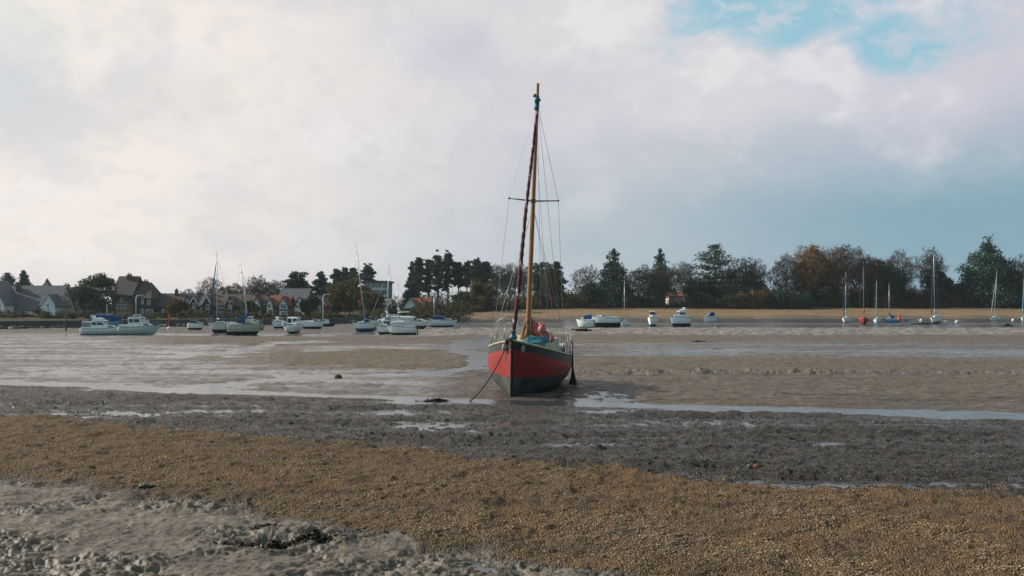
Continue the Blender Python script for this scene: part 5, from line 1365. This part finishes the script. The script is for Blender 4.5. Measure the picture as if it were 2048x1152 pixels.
    for i in range(30):
        f = i / 29 * (len(ctl) - 1); a_ = min(int(f), len(ctl) - 2); P.append(Vector(ctl[a_]).lerp(Vector(ctl[a_ + 1]), f - a_) + Vector(rs.normal(size=3) * .012)); rr.append((.13 if i < 20 else .10) * (1 + .16 * math.sin(i * 1.9) + .1 * rs.rand()))
    g.tube(P, rr, 12); g.build('stowed_mainsail', pk, bo, True)
    g = MB()
    for i in (4, 11, 20, 25): 
        p = P[i]; g.tube([p + Vector((-.02, 0, 0)), p + Vector((.02, 0, 0))], rr[i] * 1.12, 12)
    g.build('sail_tie', M['rope'], bo)
    # pulpit, stanchions, guard wires, pushpit
    def rp(i, sd_, dz, out=.95): r_ = rows[i][0]; return Vector((r_[0], r_[1] * sd_ * out, r_[2] + dz))
    hoop = [rp(33, -1, 0), rp(34, -1, .45), rp(38, -1, .52), rp(42, -1, .55, 1.5), Vector((3.72, 0, 2.52)), rp(42, 1, .55, 1.5), rp(38, 1, .52), rp(34, 1, .45), rp(33, 1, 0)]
    posts = [(rp(39, sd_, 0), rp(39, sd_, .52, 1.0)) for sd_ in (-1, 1)]
    rail(root, hoop, posts, .012, 'pulpit', 'steel')
    # tall bent hoop rail standing on the starboard side deck
    g = MB(); g.tube([rp(26, -1, 0), rp(26, -1, .5) + Vector((0, .0, 0)), rp(27, -1, .85) + Vector((0, .14, 0)), rp(28, -1, 1.02) + Vector((0, .42, 0)), rp(28, -1, 1.02) + Vector((0, .75, 0))], .017, 8)
    g.tube([rp(28, -1, 1.02) + Vector((0, .75, 0)), rp(30, -1, .9) + Vector((0, .8, 0)), rp(31, -1, 0) + Vector((0, .62, 0))], .013, 8); g.build('side_hoop', M['steel'], root, True)
    st = {}
    for sd_ in (-1, 1):
        for i in (6, 12, 18, 24, 30):
            p0, p1 = rp(i, sd_, 0), rp(i, sd_, .56, .97); g = MB(); g.tube([p0, p1], .0125, 8); g.ball(tuple(p0), .03, 8, 5); g.build('stanchion', M['steel'], root, True); st[(i, sd_)] = p1
        for hh in (.28, .55): wire('guard_wire', [rp(1, sd_, hh)] + [rp(i, sd_, hh, .97) for i in (6, 12, 18, 24, 30)] + [rp(34, sd_, hh * .85)], .005)
    ps = [rp(5, -1, .0), rp(5, -1, .60), rp(0, -1, .62, .9), rp(0, 1, .62, .9), rp(5, 1, .60), rp(5, 1, 0)]
    rail(root, ps, [(rp(0, s_, 0, .9), rp(0, s_, .62, .9)) for s_ in (-1, 1)], .012, 'pushpit', 'steel')
    # bow roller, anchor, cleats, winches, handrails, fairlead plates
    g = MB(); g.box((3.62, -.10, 2.02), (.42, .12, .07)); g.tube([(3.86, -.16, 2.02), (3.86, -.04, 2.02)], .045, 10); g.build('bow_roller', M['steel'], root)
    g = MB(); g.tube([(3.25, -.12, 2.10), (3.95, -.12, 2.03)], .022, 6); g.box((3.93, -.12, 1.93), (.03, .12, .16), 0, (0, .35, 0)); g.build('anchor', mat('rusty_iron', (.12, .05, .03), .85, (.06, .03, .02), 14), root)
    for sd_ in (-1, 1):
        g = MB(); g.tube([(-1.9, sd_ * .95, 1.42), (-1.9, sd_ * .95, 1.66)], [.07, .055], 12); g.build('winch', M['steel'], root, True)
        g = MB(); g.tube([(-1.2, sd_ * .52, 2.02), (-1.0, sd_ * .50, 2.06), (.5, sd_ * .42, 2.02), (.7, sd_ * .40, 1.95)], .018, 6); g.build('handrail', M['wood'], c, True)
    g = MB(); g.tube([(3.0, .25, 1.93), (3.2, .25, 1.97)], .02, 6); g.tube([(3.1, .25, 1.86), (3.1, .25, 1.96)], .02, 6); g.build('cleat', M['steel'], root)
    for sd_, nm in ((-1, 0), (1, 0)):
        g = MB(); i = 40; p = rp(i, sd_, -.20, 1.05); g.ball((p.x + .02, p.y + .02 * sd_, p.z), (.10, .07, .13), 10, 8); g.build('bow_fender', mat('dirty_grey_fender', (.34, .30, .28), .7, (.20, .15, .13), 12), root, True)
    g = MB(); g.box((-3.86, 0, .75), (.30, .05, 1.2)); g.build('rudder', hullm[2], root)
    return root, rows, rp

M['skyblue_d'] = mat('teal_blue_paint', (.03, .16, .22), .5, (.02, .10, .15), 8)
yacht, yrows, yrp = build_yacht()
bpy.context.view_layer.update()
YM = Matrix.Translation(yacht.location) @ yacht.rotation_euler.to_matrix().to_4x4()

def yw(v): return YM @ Vector(v)

def build_small():
    # teal tarpaulin on the foredeck
    rs = np.random.RandomState(21); n = 15; mb = MB(); vs = []
    for i in range(n):
        for j in range(n):
            u, v = i / (n - 1), j / (n - 1); e = min(u, v, 1 - u, 1 - v)
            p = yw((1.05 + .85 * u, .08 + .70 * v + .04 * math.sin(u * 7), 1.93 - .12 * (u) + .13 * min(1, e * 7) + .045 * math.sin(u * 11 + v * 5) + .03 * rs.rand())); vs.append(tuple(p))
    mb.add(vs, [(i * n + j, (i + 1) * n + j, (i + 1) * n + j + 1, i * n + j + 1) for i in range(n - 1) for j in range(n - 1)])
    o = mb.build('tarpaulin', mat('teal_tarpaulin', (.01, .16, .21), .6, (.01, .10, .14), 8), smooth=True); s_ = o.modifiers.new('s', 'SOLIDIFY'); s_.thickness = .05
    tag(o, 'crumpled teal tarpaulin lying on the yacht deck beside the mast foot', 'tarpaulin')
    # pink buoy ball on the cabin top
    mb = MB(); mb.ball((0, 0, 0), (.14, .14, .15), 16, 12, 0, .02); mb.tube([(0, 0, .17), (0, 0, .25)], .035, 8); o = mb.build('buoy', mat('faded_pink_buoy', (.42, .10, .11), .6, (.50, .24, .24), 7), smooth=True)
    o.location = yw((.86, .50, 2.30)); o.rotation_euler = (.5, .3, 0); tag(o, 'faded pink buoy resting on the pink cloth on the yacht cabin top', 'buoy')
    # black weighted fender hanging off the port quarter
    p = yw(yrp(13, 1, .50, .97)); g0 = gz(p.x, p.y); mb = MB(); zt = p.z; x_, y_ = p.x + .07, p.y - .05
    mb.tube([(p.x, p.y, p.z), (x_, y_, p.z - .1), (x_, y_, p.z - .55)], .022, 6); mb.tube([(x_, y_, p.z - .5), (x_ - .01, y_, .95), (x_, y_, .62)], [.022, .035, .035], 8)
    mb.tube([(x_, y_, .66), (x_ + .01, y_, .45), (x_ + .01, y_, .22), (x_, y_, .12)], [.045, .075, .13, .15], 10)
    o = mb.build('hanging_rope', mat('black_tarred_rope', (.012, .012, .012), .9, (.025, .025, .022), 9), smooth=True); tag(o, 'black frayed rope with a cone-shaped end hanging off the right side of the red yacht', 'rope')
    # mooring rope from the bow to the mud
    a = yw((3.70, -.12, 1.98)); d1 = dist(803); e = Vector((wx(928, d1), d1, gz(wx(928, d1), d1) + .03)); d2 = dist(803); e2 = Vector((wx(880, d2), d2 + .1, gz(wx(880, d2), d2) + .03))
    pts = []
    for i in range(26):
        t = i / 25; p = a.lerp(e, t); p.z -= 1.6 * t * (1 - t) * .80; p.z = max(p.z, gz(p.x, p.y) + .02); pts.append(p)
    pts += [e.lerp(e2, t) + Vector((0, .05 * math.sin(t * 9), .0)) for t in (.3, .6, 1)]
    mb = MB(); mb.tube(pts, .022, 8); o = mb.build('mooring_rope', M['rope'], smooth=True); tag(o, 'mooring rope curving down from the red yacht bow to the weed pile', 'rope')
    # short chain hanging beside the stem
    mb = MB()
    for i in range(12):
        p = yw((3.80 - i * .006, -.16, 1.92 - i * .055)); mb.tube([p + Vector((math.cos(t) * (.012 if i % 2 else .025), math.cos(t) * (.025 if i % 2 else .0), math.sin(t) * .038)) for t in [q * 6.28 / 8 for q in range(9)]], .008, 4, caps=False)
    o = mb.build('chain', M['wire'], smooth=True); tag(o, 'short rusty chain hanging beside the red yacht stem', 'chain')
    # weed piles, stones, sticks
    weedm = mat('dark_seaweed', (.022, .020, .014), .5, (.05, .04, .02), 6)
    def weed(px, py, w, l, h, label, n=420, m=weedm, ang=0.0):
        d = dist(py); x = wx(px, d); z = gz(x, d); mb = MB(); rs = np.random.RandomState(int(px)); mb.ball((0, 0, 0), (l * .35, w * .35, h * .3), 12, 6, 0, .15)
        for i in range(n):
            u = rs.normal() * .33; v = rs.normal() * .33
            cx = u * l * math.cos(ang) - v * w * math.sin(ang); cy = u * l * math.sin(ang) + v * w * math.cos(ang)
            zz = gz(x + cx, d + cy) - z + h * math.exp(-(u * u + v * v) * 4) * rs.rand(); q = rs.uniform(0, 6.28); s_ = rs.uniform(.03, .10) * (d / 20) ** .5
            a_ = Vector((math.cos(q), math.sin(q), rs.normal() * .35)) * s_; b_ = Vector((-math.sin(q), math.cos(q), rs.normal() * .5)) * s_ * .3
            c_ = Vector((cx, cy, zz)); mb.add([c_ - a_, c_ - b_, c_ + a_ + Vector((0, 0, .01)), c_ + b_], [(0, 1, 2, 3)])
        o = mb.build('seaweed', m); o.location = (x, d, z); tag(o, label, 'seaweed', kind=None); return o
    weed(878, 802, .35, .85, .16, 'black weed and chain piled where the mooring rope meets the mud', 900)
    weed(560, 1098, .20, 1.0, .05, 'long dark line of seaweed on the grey mud at the bottom of the picture', 900, ang=-.12)
    weed(530, 1070, .16, .25, .05, 'small brown weed tuft just above the long line of seaweed', 260)
    weed(290, 988, .14, .25, .03, 'green weed scrap at the edge of the grey mud', 160, leafw)
    weed(1850, 649, .8, 5.0, .35, 'brown weed mound on the shelly mud before the tallest-masted right-hand yacht', 500)
    weed(2016, 652, 1.0, 1.6, .5, 'dark weed clump on the shelly mud near the right edge', 500)
    weed(1165, 664, .8, 1.6, .35, 'dark weed clump on the shelly mud right of the red yacht', 700)
    weed(1400, 685, .5, 1.0, .12, 'small weed patch on the flats beyond the red yacht', 200)
    def stone(px, py, s, m, label, name='stone'):
        d = dist(py); x = wx(px, d); mb = MB(); mb.ball((0, 0, 0), s, 9, 6, 0, .12); o = mb.build(name, m, smooth=True); o.location = (x, d, gz(x, d) + s[2] * .5); o.rotation_euler = (0, .1, .3); tag(o, label, name.replace('_', ' '))
    rust = mat('rust_brown_stone', (.20, .075, .035), .8, (.10, .045, .025), 12); grey = mat('grey_stone', (.12, .11, .10), .8, (.07, .065, .06), 12)
    stone(676, 758, (.16, .12, .10), rust, 'rust-brown lump lying on the wet flat left of the red yacht')
    stone(1517, 945, (.115, .06, .045), rust, 'reddish brick fragment at the edge of the dark and brown gravel', 'brick_fragment')
    stone(1500, 948, (.06, .05, .04), grey, 'grey stone beside the reddish brick fragment')
    stone(104, 884, (.05, .04, .025), grey, 'small dark stone on the brown gravel at the left')
    stone(1438, 1006, (.075, .05, .02), grey, 'flat dark stone on the brown gravel, nearest the dark band at right')
    stone(785, 970, (.045, .035, .022), grey, 'dark stone on the middle of the brown gravel')
    stone(730, 1070, (.045, .03, .02), rust, 'small brown stone at the lower edge of the brown gravel')
leafw = mat('green_weed', (.03, .06, .035), .6)
build_small()

# ------------------------------------------------------------------ air
def build_haze():
    m = bpy.data.materials.new('haze'); m.use_nodes = True; nt = m.node_tree
    nt.nodes.remove(nt.nodes['Principled BSDF']); v = nt.nodes.new('ShaderNodeVolumePrincipled')
    v.inputs['Color'].default_value = (.80, .92, 1.0, 1); v.inputs['Density'].default_value = HAZE; v.inputs['Anisotropy'].default_value = .3
    nt.links.new(v.outputs[0], nt.nodes['Material Output'].inputs['Volume'])
    mb = MB(); mb.box((0, 0, 10), (3400, 3400, 26)); o = mb.build('haze', m); tag(o, 'thin sea haze over the whole shore', 'haze', kind='stuff')
HAZE = .00014
build_haze()
